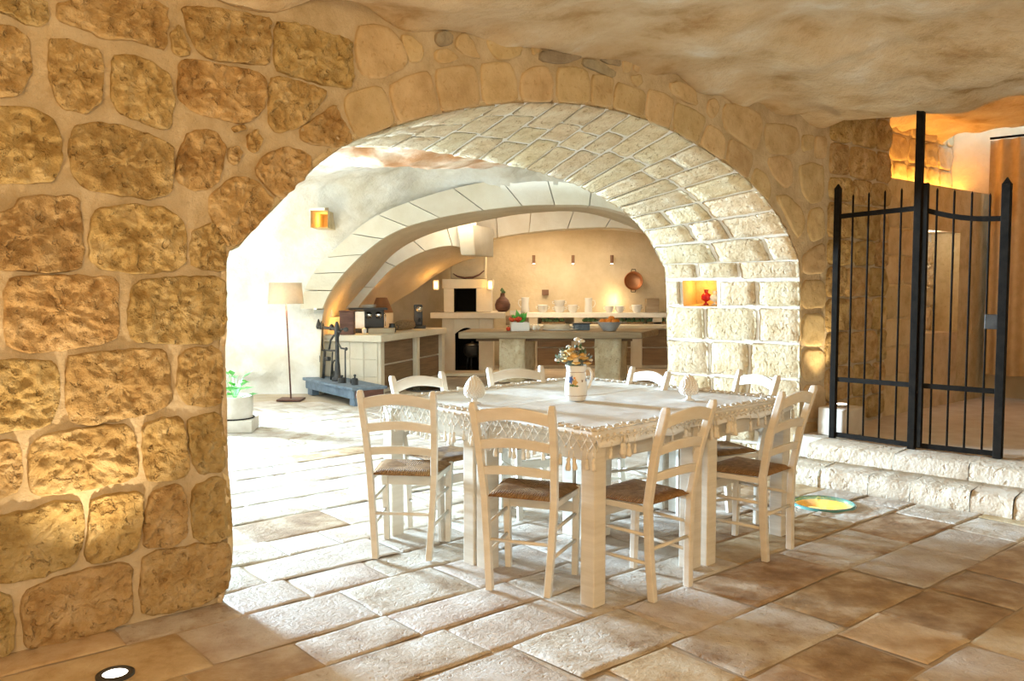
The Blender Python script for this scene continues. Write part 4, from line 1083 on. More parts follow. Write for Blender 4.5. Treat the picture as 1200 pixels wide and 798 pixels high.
def patch(m, a0, z0, pts, name='painted_motif'):
    P = [on_jug(a0 + x / .06, z0 + y) for x, y in pts]; c = on_jug(a0, z0); n = Vector((math.sin(a0), -math.cos(a0), 0)) * .0008
    mb = MB(); vs = [c + n] + [p + n for p in P]; mb.add(vs, [(0, i + 1, (i + 1) % len(P) + 1) for i in range(len(P))]); mb.build(name, m, jug)
def blob(r, sx=1, sy=1, n=10, w=.25): return [(r * sx * math.cos(2 * PI * k / n) * (1 + w * (-1) ** k), r * sy * math.sin(2 * PI * k / n) * (1 + w * (-1) ** k)) for k in range(n)]
patch(M['blue'], -.55, .118, blob(.016, .8, 1.3)); patch(M['yellow'], -.18, .105, blob(.015, 1, 1.1)); patch(M['orange'], -.22, .128, blob(.006)); patch(M['dkgreen'], -.42, .088, blob(.011, 1.5, .6)); patch(M['dkgreen'], -.05, .085, blob(.008, 1.6, .6)); patch(M['terracotta'], .5, .112, blob(.0045, 1, 1.6)); patch(M['blue'], 1.05, .115, blob(.006, 1, 1.4))
for zz in (.03, .158):
    mb = MB(); n = 40
    r = [r0 + (r1 - r0) * (zz - z0) / (z1 - z0) for (r0, z0), (r1, z1) in zip(prof, prof[1:]) if z0 <= zz <= z1][0]
    mb.tube([(math.cos(2 * PI * k / n) * r, math.sin(2 * PI * k / n) * r, zz) for k in range(n + 1)], .0012, 4); mb.build('painted_line', M['terracotta'], jug)
bq = empty('dried_bouquet', (jp.x, jp.y, CZ + .17), 0, 'bouquet of dried cream and ochre flowers with sage leaves in the jug', 'flowers')
rb = random.Random(11)
for k in range(95):
    a = rb.uniform(0, 2 * PI); r = .088 * math.sqrt(rb.random()); z = .03 + .105 * math.sqrt(max(0, 1 - (r / .09) ** 2)) * rb.uniform(.35, 1)
    if k == 0: a, r, z = -.6, .02, .165
    if k == 1: a, r, z = .3, .045, .155
    tip = Vector((r * math.cos(a) - .012, r * math.sin(a) * .8, z))
    mb = MB(); mb.tube([(tip.x * .25, tip.y * .25, -.02), tuple(tip * .6), tuple(tip)], .0013, 4); st = mb.build('stem', M['sage'], bq)
    mb = MB(); kind = rb.random()
    if k < 2 or kind < .30:
        s_ = .016 if k < 2 else rb.uniform(.011, .017)
        for j in range(7): 
            b_ = 2 * PI * j / 7; mb.ball(tip + Vector((math.cos(b_) * s_ * .6, math.sin(b_) * s_ * .6, 0)), s_ * .55, 6, 4)
        mb.ball(tip + Vector((0, 0, s_ * .3)), s_ * .55, 6, 4); mb.build('flower', M['petal'], st, smooth=True)
    elif kind < .58:
        s_ = rb.uniform(.013, .023)
        for j in range(6):
            b_ = 2 * PI * j / 6; mb.ball(tip + Vector((math.cos(b_) * s_ * .6, math.sin(b_) * s_ * .6, 0)), s_ * .6, 6, 4, (1, 1, .6))
        mb.ball(tip, s_ * .6, 6, 4); mb.build('flower', M['yellow'] if kind < .47 else M['terracotta'], st, smooth=True)
    else:
        for j in range(6):
            d = Vector((rb.uniform(-1, 1), rb.uniform(-1, 1), rb.uniform(-.2, 1))).normalized() * rb.uniform(.022, .042); w = d.cross(Vector((0, 0, 1))).normalized() * .008
            mb.add([tip, tip + d * .5 + w, tip + d, tip + d * .5 - w], [(0, 1, 2, 3)])
        mb.build('leaf', M['sage'] if kind < .85 else M['dkgreen'], st)

# ================================================================== FLOOR FITTINGS
def floor_glass(P, r, lit, lb):
    e = empty('floor_glass_cover', (P.x, P.y, 0), 0, lb, 'floor light')
    mb = MB(); mb.lathe([(r + .014, -.012), (r + .014, .010), (r + .006, .013), (r - .003, .013), (r - .003, -.012)], n=56, close=False); mb.build('rim', M['teal_glass'] if lit else M['old_iron'], e, smooth=True)
    if lit:
        mb = MB(); mb.lathe([(r, .0), (r, -.10), (r * .95, -.22), (r * .5, -.24), (.001, -.245)], n=40, close=False); mb.build('pit', M['gold_pit'], e, smooth=True)
        mb = MB(); mb.lathe([(.045, -.10), (.05, -.07), (.04, -.055), (.001, -.05)], (-.02, .12, 0), 20, close=False); mb.build('bulb', M['bulb'], e)
        point('well_light', (P.x + .05, P.y + .02, -.10), 3, (1, .66, .24), .03)
    else:
        mb = MB(); mb.lathe([(r, .004), (.001, .004)], n=40, close=False); mb.build('pit', M['matt_black'], e, smooth=True)  # flat near-black disc in place of a pit
    mb = MB(); mb.lathe([(r - .003, .004 if lit else .008), (r - .003, .011)], n=48); mb.build('glass', M['pane'], e)
    return e
floor_glass(WELL, WR, True, 'round glass floor cover with golden light below, beside the steps')
floor_glass(on_z(497, 456), .24, False, 'dark round glass floor cover near the kitchen counter')
P = on_z(135, 791)
e = empty('floor_uplight', (P.x, P.y, 0), 0, 'round recessed floor uplight at the foot of the rough stone wall', 'floor light')
mb = MB(); mb.lathe([(.066, -.01), (.066, .006), (.060, .010), (.044, .010), (.042, .004)], n=28, close=False); mb.build('bezel', M['old_iron'], e, smooth=True)
mb = MB(); mb.lathe([(.044, .005), (.001, .006)], n=24, close=False); mb.build('lens', M['uplight'], e)
spot('uplight_beam', (P.x, P.y, .03), tuple(P + V * .42 + U * .05 + Vector((0, 0, 1.1))), 60, (1, .78, .48), 66, .8, .03)
P2 = A + U * -1.75 - V * .42  # extra uplight out of frame, added to bring out the stone relief
e = empty('floor_uplight', (P2.x, P2.y, 0), 0, 'added out-of-frame floor uplight further left, raking the rough stone wall', 'floor light')
mb = MB(); mb.lathe([(.066, -.01), (.066, .006), (.060, .010), (.044, .010), (.042, .004)], n=28, close=False); mb.build('bezel', M['old_iron'], e, smooth=True)
mb = MB(); mb.lathe([(.044, .005), (.001, .006)], n=24, close=False); mb.build('lens', M['uplight'], e)
spot('uplight_beam', (P2.x, P2.y, .03), tuple(P2 + V * .40 + U * .55 + Vector((0, 0, 2.0))), 110, (1, .74, .42), 95, .8, .03)

# ================================================================== MIDDLE-ROOM THINGS
P = on_z(341, 469)
e = empty('floor_lamp', (P.x, P.y, 0), 0, 'floor lamp with cream drum shade on a thin dark pole against the white rock wall', 'lamp')
tilt = -.055
mb = MB(); mb.box((0, 0, .012), (.30, .26, .022)); mb.build('base', M['dark_wood'], e, bevel=.004)
mb = MB(); mb.tube([(0, 0, .02), (tilt * .8, 0, 1.28)], .010, 8); mb.build('pole', M['dark_wood'], e, smooth=True)
mb = MB(); mb.lathe([(.215, 1.20), (.195, 1.46), (.188, 1.46), (.208, 1.20), (.215, 1.20)], (tilt * .8, 0, 0), 32, close=False); mb.build('lamp_shade', M['linen'], e, smooth=True)
mb = MB(); mb.ball((tilt * .8, 0, 1.38), .03, 10, 6); mb.build('bulb', M['bulb'], e, smooth=True)
point('floor_lamp_light', (P.x + tilt * .8, P.y, 1.31), 20, (1, .80, .55), .05)
# antique platform scale
pl, pc, pr = on_z(357, 462), on_z(414, 477), on_z(450, 466)
sx_ = (pc - pl); sy_ = (pr - pc); ang = math.atan2(sx_.y, sx_.x); LX = sx_.length; LY = .42
e = empty('platform_scale', (pl.x, pl.y, 0), ang, 'antique black iron weighing scale on a blue-grey wooden platform', 'scale')
mb = MB(); mb.box((LX / 2, LY / 2, .135), (LX - .02, LY - .02, .11)); mb.build('platform_box', M['blue_wood'], e, bevel=.01)
mb = MB(); mb.box((LX / 2, LY / 2, .205), (LX + .04, LY + .04, .035)); mb.build('platform_top', M['blue_wood'], e, bevel=.006)
for x in (.1, LX - .1):
    for y in (.08, LY - .08):
        mb = MB(); mb.box((x, y, .04), (.14, .1, .08)); mb.build('foot', M['blue_wood'], e, bevel=.006)
mb = MB(); mb.box((LX + .0, LY / 2, .15), (.03, LY - .06, .10)); mb.build('end_panel', M['dark_wood'], e, bevel=.004)
cxs = LX * .42; cy = LY * .45; zb = .222
mb = MB(); mb.lathe([(.075, zb), (.075, zb + .03), (.042, zb + .06), (.034, zb + .2), (.028, zb + .24), (.026, zb + .55), (.036, zb + .58), (.036, zb + .66), (.024, zb + .72), (.012, zb + .75)], (cxs, cy, 0), 14); mb.build('column', M['old_iron'], e, smooth=True)
mb = MB(); mb.tube([(cxs - .60, cy, zb + .66), (cxs - .1, cy, zb + .655), (cxs + .02, cy, zb + .66)], [.018, .02, .026], 8); mb.build('beam', M['old_iron'], e, smooth=True)
for dx, hh in ((-.58, .10), (-.47, .08), (-.16, .05)):
    mb = MB(); mb.lathe([(.028, -.03), (.034, 0), (.028, .03), (.006, hh)], (cxs + dx, cy, zb + .665), 10); mb.build('slider', M['old_iron'], e, smooth=True)
mb = MB(); mb.tube([(cxs, cy, zb + .63), (cxs + .1, cy, zb + .62), (cxs + .13, cy, zb + .66), (cxs + .22, cy, zb + .66)], .011, 6); mb.ball((cxs + .27, cy, zb + .66), .05, 10, 6, (1, .6, .6)); mb.build('counterweight', M['old_iron'], e, smooth=True)
mb = MB(); mb.tube([(cxs - .46, cy, zb + .64), (cxs - .46, cy, zb + .36), (cxs - .05, cy, zb + .38)], .012, 6); mb.build('bracket', M['old_iron'], e, smooth=True)
mb = MB(); mb.tube([(cxs - .25, cy, zb + .38), (cxs - .2, cy, zb + .5), (cxs - .1, cy, zb + .57), (cxs, cy, zb + .58)], .014, 6); mb.build('curved_arm', M['old_iron'], e, smooth=True)
mb = MB(); mb.tube([(cxs - .58, cy, zb + .63), (cxs - .62, cy, zb + .5), (cxs - .63, cy, zb + .2), (cxs - .55, cy, zb + .2), (cxs - .55, cy, zb + .5), (cxs - .58, cy, zb + .63)], .006, 5); mb.build('hook_loop', M['old_iron'], e)
for dx, top in ((-.40, .38), (-.36, .37), (-.14, .36), (-.09, .12), (.3, .42)):
    mb = MB(); mb.tube([(cxs + dx, cy - .03, zb), (cxs + dx - (.06 if dx > .2 else .0), cy, zb + top)], .010, 6); mb.build('rod', M['old_iron'], e, smooth=True)
mb = MB(); mb.tube([(cxs, cy, zb + .5), (cxs + .12, cy, zb + .42), (cxs + .26, cy, zb + .42)], .012, 6); mb.ball((cxs + .27, cy, zb + .42), .022, 8, 5); mb.build('side_arm', M['old_iron'], e, smooth=True)
mb = MB(); mb.tube([(cxs - .14, cy, zb), (cxs - .15, cy, zb + .2), (cxs - .1, cy, zb + .25), (cxs, cy, zb + .25)], .011, 6); mb.build('curved_arm', M['old_iron'], e, smooth=True)
mb = MB(); mb.box((cxs - .3, cy, zb + .26), (.10, .05, .05)); mb.build('hanging_weight', M['old_iron'], e, bevel=.006)
for k, (dx, dy, r, h) in enumerate(((.26, -.06, .05, .06), (.36, .05, .045, .04), (.55, -.02, .04, .08))):
    Q = Vector((pl.x, pl.y, 0)) + Matrix.Rotation(ang, 3, 'Z') @ Vector((cxs + dx, cy + dy, .223))
    w = empty('brass_weight' if False else 'scale_weight', Q, 0, ('squat blue-grey iron weight beside the scale column', 'low dark iron weight in the middle of the scale platform', 'tall knobbed iron weight at the right end of the scale platform')[k], 'weight', 'iron weights on the scale')
    mb = MB(); mb.lathe([(r, 0), (r, h * .8), (r * .8, h)], n=14); mb.build('body', M['old_iron'], w, smooth=False)
    mb = MB(); mb.lathe([(r * .3, h), (r * .25, h * 1.25), (r * .45, h * 1.45), (r * .2, h * 1.6)], n=10); mb.build('knob', M['old_iron'], w, smooth=True)
# planter
P = on_z(268, 508)
e = empty('planter', (P.x, P.y, 0), .12, 'pale cast stone planter with metal band behind the rough wall edge', 'planter')
mb = MB(); mb.box((0, .2, .06), (.44, .42, .12)); mb.build('base', M['concrete'], e, bevel=.01)
mb = MB(); mb.lathe([(.19, .12), (.2, .34), (.18, .34), (.17, .30), (.001, .29)], (0, .2, 0), 28, close=False); mb.build('pot', M['concrete'], e, smooth=True)
mb = MB(); mb.tube([(.205 * math.cos(k * PI / 16), .2 + .205 * math.sin(k * PI / 16), .128) for k in range(33)], .006, 5); mb.build('metal_band', M['iron'], e)
pp = empty('leafy_plant', (P.x - .0, P.y + .2, .30), 0, 'bright green leafy plant growing in the stone planter', 'plant')
for k in range(18):
    a = rb.uniform(0, 6.28); r = rb.uniform(.0, .15); z = rb.uniform(.04, .30)
    c = Vector((r * math.cos(a) + .03, r * math.sin(a), z)); d = Vector((math.cos(a), math.sin(a), rb.uniform(-.3, .8))).normalized(); w = d.cross(Vector((0, 0, 1))).normalized()
    L_ = rb.uniform(.09, .14)
    mb = MB(); mb.add([c, c + d * L_ * .35 + w * L_ * .38 + Vector((0, 0, .01)), c + d * L_ * .75 + w * L_ * .25, c + d * L_, c + d * L_ * .75 - w * L_ * .25, c + d * L_ * .35 - w * L_ * .38 + Vector((0, 0, .01)), c + d * L_ * .5 - Vector((0, 0, .012))], [(0, 1, 6), (1, 2, 6), (2, 3, 6), (3, 4, 6), (4, 5, 6), (5, 0, 6)]); mb.build('leaf', M['green'], pp, smooth=True)
    mb = MB(); mb.tube([(0, 0, -.01), tuple(c * .5), tuple(c)], .003, 4); mb.build('stem', M['green'], pp)

# ================================================================== KITCHEN FURNITURE
# left counter: two drawer columns, stone end and worktop
C0 = on_z(447, 393, .78); C1 = on_z(522, 384, .78); C0.z = C1.z = 0
CD = (C1 - C0).normalized(); CN = Vector((-CD.y, CD.x, 0)); CLEN = (C1 - C0).length
ca = math.atan2(CD.y, CD.x)
cnt = empty('kitchen_counter', (C0.x, C0.y, 0), ca, 'pale stone kitchen counter with brown wooden drawers under the coffee machine', 'counter')
mb = MB(); mb.box((CLEN / 2, .46, .345), (CLEN - .02, .72, .69)); mb.build('carcass', M['kstone'], cnt, bevel=.006)
xs = [.18, CLEN * .52, CLEN * .58, CLEN - .1]
for x0, x1 in ((xs[0], xs[1]), (xs[2], xs[3])):
    for z0, z1 in ((.06, .36), (.385, .685)):
        mb = MB(); mb.box(((x0 + x1) / 2, .09, (z0 + z1) / 2), (x1 - x0, .03, z1 - z0)); mb.build('drawer', M['board_wood'], cnt, bevel=.003)
for x in (.07, (xs[1] + xs[2]) / 2, CLEN - .04):
    mb = MB(); mb.box((x, .06, .345), (.11, .08, .69)); mb.build('pillar', M['kstone'], cnt, bevel=.005)
for k in range(4):
    for j in range(3):
        mb = MB(); mb.box((.005, .16 + .2 * k, .115 + .23 * j), (.012, .193, .222)); mb.build('stone_block', M['kstone'], cnt, bevel=.004)
mb = MB(); mb.box((CLEN / 2 - .02, .44, .735), (CLEN + .06, .92, .09)); mb.build('worktop', M['kstone'], cnt, bevel=.012)
def cpt(x, y, z=.782): Q = C0 + CD * x + CN * y; return Vector((Q.x, Q.y, z))
# upstand block behind the counter end
mb = MB(); mb.box((.42, .97, .50), (.78, .24, 1.0)); o = mb.build('counter_upstand', M['kstone'], cnt, bevel=.01)
mb = MB(); mb.box((CLEN * .5 + .4, .98, .5), (CLEN - .6, .1, 1.0)); mb.build('backsplash', M['kstone'], cnt, bevel=.008)
Q = cpt(.2, .97, 1.003)
def boxobj(name, Q, size, rz, m, lb, cat, bevel=.008, group=None):
    mb = MB(); mb.box((0, 0, size[2] / 2), size); o = mb.build(name, m, None, bevel=bevel, label=lb, cat=cat, group=group); o.location = Q; o.rotation_euler = (0, 0, rz); return o
def tray(name, Q, w, d, h, rz, m, lb, cat):
    e = empty(name, Q, rz, lb, cat)
    mb = MB(); t = .015
    mb.box((0, 0, t / 2), (w, d, t)); mb.build('bottom', m, e)
    for x, y, sx, sy in ((0, -d / 2, w, t), (0, d / 2, w, t), (-w / 2, 0, t, d), (w / 2, 0, t, d)):
        mb = MB(); mb.box((x, y, h / 2), (sx, sy, h)); mb.build('side', m, e, bevel=.003)
    return e
tray('white_crate', Q + Vector((-.02, 0, 0)), .30, .20, .10, ca - 1.2, M['ceramic'], 'white rectangular tub on the stone ledge at the end of the counter', 'tub')
# red-brown wooden box (knife block)
Q = cpt(.02, .50)
e = empty('wooden_box', Q, ca - 1.25, 'tall red-brown wooden box standing at the near end of the counter', 'box')
mb = MB(); mb.box((0, 0, .15), (.18, .16, .30)); mb.build('body', M['dark_wood'], e, bevel=.006)
mb = MB(); mb.box((.005, 0, .308), (.20, .18, .016)); mb.build('lid', M['dark_wood'], e, bevel=.004)
# coffee machine
Q = cpt(.60, .52)
e = empty('coffee_machine', Q, ca - 1.05, 'black and steel espresso machine on the stone counter', 'coffee machine')
mb = MB(); mb.box((0, .02, .03), (.50, .40, .06)); mb.build('drip_base', M['black'], e, bevel=.008)
mb = MB(); mb.box((-.13, -.02, .18), (.20, .36, .24)); mb.build('side_panel', M['steel'], e, bevel=.01)
mb = MB(); mb.box((.10, .08, .19), (.28, .26, .26)); mb.build('body', M['black'], e, bevel=.012)
mb = MB(); mb.box((.02, .0, .325), (.52, .40, .025)); mb.build('cup_tray', M['black'], e, bevel=.005)
for x in (.03, .16):
    mb = MB(); mb.tube([(x, -.05, .24), (x, -.13, .24)], [.05, .045], 16); mb.build('group_head', M['chrome'], e, smooth=True)
    mb = MB(); mb.tube([(x, -.13, .215), (x, -.25, .205)], .012, 8); mb.build('handle', M['black'], e, smooth=True)
mb = MB(); mb.tube([(.245, -.06, .26), (.255, -.12, .24), (.25, -.13, .09)], .007, 6); mb.build('steam_wand', M['chrome'], e, smooth=True)
Q2 = Q + Vector((.03, 0, .34))
e = empty('cup_stack', Q2, 0, 'pale saucers stacked on top of the espresso machine', 'saucers')
for k in range(3):
    mb = MB(); mb.lathe([(.05, k * .014), (.11, k * .014 + .012), (.105, k * .014 + .014), (.04, k * .014 + .005)], n=18); mb.build('saucer', M['ceramic'], e, smooth=True)
t = tray('wooden_tray', cpt(.42, .20), .34, .20, .07, ca - 1.15, M['table_wood'], 'shallow wooden tray of small items in front of the espresso machine', 'tray')
Q = cpt(.75, .20)
e = empty('milk_jug', Q, 0, 'small dark jug beside the wooden tray on the counter', 'jug')
mb = MB(); mb.lathe([(.05, 0), (.055, .06), (.042, .10), (.048, .12), (.04, .12), (.035, .1)], n=16); mb.build('body', M['black'], e, smooth=True)
mb = MB(); mb.tube([(.05, 0, .10), (.08, 0, .09), (.075, 0, .04), (.05, 0, .03)], .006, 6); mb.build('handle', M['black'], e, smooth=True)
Q = cpt(1.30, .26)
e = empty('bread_basket', Q, ca, 'long wicker basket on the counter between espresso machine and grinder', 'basket')
mb = MB(); n = 10
mb.tube([(-.26, 0, .07), (-.22, 0, .075), (0, 0, .08), (.22, 0, .075), (.26, 0, .07)], [.04, .07, .078, .07, .04], 14); mb.build('body', M['wicker'], e, smooth=True)
mb = MB(); mb.tube([(.24 * math.cos(k * PI / 10), .06 * math.sin(k * PI / 10), .125) for k in range(21)], .012, 6); mb.build('rim', M['wicker'], e, smooth=True)
Q = cpt(1.92, .30)
e = empty('coffee_grinder', Q, ca - 1.2, 'black upright coffee grinder with chrome dial at the far end of the counter', 'coffee grinder')
mb = MB(); mb.box((0, 0, .02), (.19, .26, .04)); mb.build('base', M['black'], e, bevel=.006)
mb = MB(); mb.box((-.02, .03, .20), (.13, .14, .32)); mb.build('body', M['black'], e, bevel=.015)
mb = MB(); mb.tube([(.0, -.04, .29), (.0, -.07, .29)], [.05, .045], 16); mb.build('dial', M['chrome'], e, smooth=True)
mb = MB(); mb.tube([(0, -.04, .14), (0, -.09, .12)], .02, 10); mb.build('spout', M['black'], e, smooth=True)
Q = cpt(1.45, .70)
e = empty('table_lamp', Q, 0, 'table lamp with brown conical shade at the back of the counter', 'lamp')
mb = MB(); mb.lathe([(.07, 0), (.07, .015), (.012, .03), (.012, .27)], n=16); mb.build('stand', M['iron'], e, smooth=True)
mb = MB(); mb.lathe([(.17, .25), (.08, .47), (.074, .47), (.164, .25), (.17, .25)], n=24, close=False); mb.build('lamp_shade', M['leather'], e, smooth=True)
mb = MB(); mb.ball((0, 0, .29), .03, 8, 5); mb.build('bulb', M['bulb'], e, smooth=True)
point('table_lamp_light', (Q.x, Q.y, Q.z + .20), 16, AMBER, .03)
Qg = cpt(.30, .62); point('counter_glow', (Qg.x, Qg.y, .95), 6, AMBER, .04)
e = empty('tealight', cpt(.22, .36), 0, 'small lit glass tealight on the counter by the wooden box', 'candle')
mb = MB(); mb.lathe([(.03, 0), (.034, .07), (.03, .07), (.027, .01)], n=14); mb.build('glass', M['ceramic'], e, smooth=True)
mb = MB(); mb.ball((0, 0, .06), .022, 8, 5); mb.build('flame', M['bulb'], e, smooth=True)

# fireplace ----------------------------------------------------------
YF = 13.9
def kx(px): return at(px, 360, YF).x
def kz(py, Y=YF): return at(540, py, Y).z
fx0, fx1 = kx(520), kx(576); ox0, ox1 = kx(532), kx(558)
fire = empty('fireplace', (0, 0, 0), 0, 'pale stone fireplace oven with square dark opening and arched hearth below', 'fireplace')
zm = kz(366); zt = kz(327); zo = kz(338)
def fb(name, x0, x1, z0, z1, y0, y1, m=M['kstone'], bev=.01):
    mb = MB(); mb.box(((x0 + x1) / 2, (y0 + y1) / 2, (z0 + z1) / 2), (x1 - x0, y1 - y0, z1 - z0)); return mb.build(name, m, fire, bevel=bev)
fb('side_block', fx0, ox0, zm, zo, YF, YF + .9); fb('side_block', ox1, fx1, zm, zo, YF, YF + .9); fb('lintel', fx0 - .02, fx1 + .02, zo, zt, YF - .02, YF + .9)
fb('oven_back', ox0 - .02, ox1 + .02, zm, zo, YF + .55, YF + .6, M['matt_black'], 0); fb('oven_cheek', ox0, ox0 + .012, zm, zo, YF + .03, YF + .6, M['matt_black'], 0)
fb('oven_roof', ox0, ox1, zo - .012, zo, YF + .03, YF + .6, M['matt_black'], 0)
fb('mantel_shelf', kx(505), kx(592), kz(373), zm, YF - .12, YF + .9)
fb('chimney_breast', fx0 + .1, fx1 - .1, zt, 2.7, YF + .2, YF + .9, M['plaster'], .02)
# hearth with arched mouth
hx0, hx1 = kx(533), kx(561); hz1 = kz(384); zl = kz(373)
fb('hearth_pier', kx(518), hx0, 0, zl, YF, YF + .9); fb('hearth_pier', hx1, kx(578), 0, zl, YF - .0, YF + .9)
arcp = [Vector((hx0 + (hx1 - hx0) * k / 12, YF, hz1 - .10 + .10 * math.sin(PI * k / 12))) for k in range(13)]
mb = MB(); vs = []; f = []
for k, p in enumerate(arcp): vs += [p, Vector((p.x, YF, zl)), p + Vector((0, .85, 0)), Vector((p.x, YF + .85, zl))]
for k in range(12): a = 4 * k; f += [(a, a + 4, a + 5, a + 1), (a, a + 2, a + 6, a + 4)]
mb.add(vs, f); mb.build('hearth_arch', M['kstone'], fire)
fb('hearth_back', hx0 - .05, hx1 + .05, 0, zl, YF + .8, YF + .85, M['matt_black'], 0); fb('hearth_floor', hx0, hx1, 0, .05, YF, YF + .8, M['matt_black'], 0)
fb('hearth_cheek', hx0, hx0 + .01, 0, hz1, YF + .05, YF + .8, M['matt_black'], 0); fb('hearth_cheek', hx1 - .01, hx1, 0, hz1, YF + .05, YF + .8, M['matt_black'], 0)
e = empty('cooking_pot', ((hx0 + hx1) / 2 + .08, YF + .22, .052), 0, 'dark metal cooking pot on a tripod inside the arched hearth', 'pot')
for k in range(3):
    a = 2 * PI * k / 3 + .4; mb = MB(); mb.tube([(.13 * math.cos(a), .13 * math.sin(a), 0), (.09 * math.cos(a), .09 * math.sin(a), .22)], .012, 6); mb.build('leg', M['old_iron'], e, smooth=True)
mb = MB(); mb.lathe([(.08, .2), (.13, .23), (.15, .30), (.14, .38), (.12, .40), (.12, .38)], n=20); mb.build('body', M['old_iron'], e, smooth=True)
mb = MB(); mb.lathe([(.13, .40), (.08, .425), (.02, .44), (.02, .46)], n=16); mb.build('lid', M['steel'], e, smooth=True)
hb_ = Vector(((fx0 + fx1) / 2, YF + .06, zt))
e = empty('curved_branch', hb_, 0, 'curved dark branch lying on top of the fireplace lintel', 'branch')
mb = MB(); mb.tube([(-.24, 0, .09), (-.17, 0, .045), (-.05, 0, .018), (.08, 0, .025), (.19, 0, .07), (.27, 0, .14)], [.006, .012, .017, .017, .014, .008], 8); mb.build('stick', M['dark_wood'], e, smooth=True)
# sconces
def sconce(px, py, Y, lb):
    P = at(px, py, Y); e = empty('wall_sconce', P, 0, lb, 'lamp', 'small glowing wall sconces beside the fireplace')
    mb = MB(); mb.box((0, .03, 0), (.09, .03, .16)); mb.build('backplate', M['kstone'], e, bevel=.004)
    mb = MB(); mb.box((0, -.01, 0), (.07, .05, .13)); mb.build('diffuser', M['bulb'], e, bevel=.01)
    point('sconce_light', tuple(P + Vector((0, -.1, 0))), 3, AMBER, .04)
sconce(511, 334, 13.55, 'small glowing wall sconce left of the fireplace'); sconce(574.5, 334, YF - .06, 'small glowing wall sconce right of the fireplace')
# raised stone plinth in front of the hearth
a, b = kx(500), kx(600)
mb = MB(); mb.box(((a + b) / 2, YF - .25, .025), (b - a, .5, .05)); mb.build('trim_hearth_plinth', M['kstone'], kind='structure', bevel=.01)

# back counter and shelf ------------------------------------------------
YC = 14.75
def bx(px, Y=YC): return at(px, 380, Y).x
bz0 = at(680, 381, YC - .05).z
bc = empty('back_counter', (0, 0, 0), 0, 'long pale stone back counter with brown drawers behind the island', 'counter')
mb = MB(); mb.box(((bx(600) + bx(840)) / 2, YC + .27, bz0 - .03), (bx(840) - bx(600), .62, .06)); mb.build('worktop', M['kstone'], bc, bevel=.008)
mb = MB(); mb.box(((bx(600) + bx(840)) / 2, YC + .33, (bz0 - .06) / 2), (bx(840) - bx(600), .42, bz0 - .06)); mb.build('carcass', M['kstone'], bc)
for x0, x1 in ((630, 670), (682, 740), (754, 800)):
    for z0, z1 in ((.05, bz0 * .46), (bz0 * .49, bz0 - .09)):
        mb = MB(); mb.box(((bx(x0) + bx(x1)) / 2, YC + .10, (z0 + z1) / 2), (bx(x1) - bx(x0), .04, z1 - z0)); mb.build('drawer', M['board_wood'], bc, bevel=.003)
zs = at(690, 367, YC + .35).z
sh = empty('wall_shelf', (0, 0, 0), 0, 'thick white stone shelf along the kitchen back wall', 'shelf')
x0, x1 = bx(617, YC + .3), bx(840, YC + .3)
mb = MB(); mb.box(((x0 + x1) / 2, YC + .48, zs - .035), (x1 - x0, .36, .085)); mb.build('shelf_board', M['ceramic'] if False else M['vault_mortar'], sh, bevel=.008)
for px in (617, 670, 762):
    X = bx(px + 4, YC + .4); mb = MB(); mb.box((X + .06, YC + .5, (bz0 + zs - .078) / 2), (.16, .3, zs - .078 - bz0)); mb.build('support', M['kstone'], sh, bevel=.006)
SHZ = zs + .0085
def shelf_spot(px, dy=.42): return Vector((bx(px, YC + dy), YC + dy, SHZ))
def pitcher(px, h, flip, lb, m='ceramic'):
    e = empty('pitcher', shelf_spot(px), PI if flip else 0, lb, 'pitcher', 'white crockery on the kitchen shelf')
    mb = MB(); mb.lathe([(h * .26, 0), (h * .28, h * .05), (h * .24, h * .6), (h * .26, h * .95), (h * .28, h), (h * .24, h), (h * .2, h * .6)], n=18); mb.build('body', M[m], e, smooth=True)
    mb = MB(); mb.tube([(h * .24, 0, h * .85), (h * .42, 0, h * .82), (h * .46, 0, h * .6), (h * .36, 0, h * .4), (h * .24, 0, h * .35)], h * .035, 6); mb.build('handle', M[m], e, smooth=True)
def cup(px, w, h, lb, n=1, dy=.42):
    for k in range(n):
        P = shelf_spot(px, dy); P.z += k * h * .92
        e = empty('soup_cup', P, 0, lb[k] if n > 1 else lb, 'cup', 'white crockery on the kitchen shelf')
        mb = MB(); mb.lathe([(w * .28, 0), (w * .3, h * .06), (w * .42, h * .3), (w * .48, h * .9), (w * .5, h), (w * .46, h), (w * .4, h * .35), (w * .02, h * .15)], n=18, close=False); mb.build('bowl', M['ceramic'], e, smooth=True)
        for s in (-1, 1):
            mb = MB(); mb.tube([(s * w * .46, 0, h * .8), (s * w * .62, 0, h * .78), (s * w * .6, 0, h * .5), (s * w * .43, 0, h * .45)], w * .04, 6); mb.build('handle', M['ceramic'], e, smooth=True)
pitcher(615.5, .27, True, 'white pitcher at the left end of the kitchen shelf')
cup(636, .19, .14, 'white two-handled cup third from the left on the kitchen shelf')
cup(655.5, .20, .115, ['lower of two stacked white cups on the kitchen shelf', 'upper of two stacked white cups on the kitchen shelf'], 2)
cup(671, .18, .14, 'white two-handled cup right of the stacked cups on the shelf')
pitcher(689.5, .26, False, 'white pitcher in the middle of the kitchen shelf')
cup(714, .16, .12, 'white cup left of the pair in the bright glow on the shelf'); cup(726, .16, .12, 'white cup right of the pair in the bright glow on the shelf')
cup(746, .19, .14, 'white two-handled cup below the copper pan on the shelf')
Pg = shelf_spot(720, .5); point('shelf_glow', (Pg.x, Pg.y - .02, SHZ + .22), 3.5, (1, .75, .4), .04)
Q = shelf_spot(764, .45); boxobj('wooden_crate', Q, (.22, .16, .25), 0, M['table_wood'], 'small wooden box at the right end of the kitchen shelf', 'box')
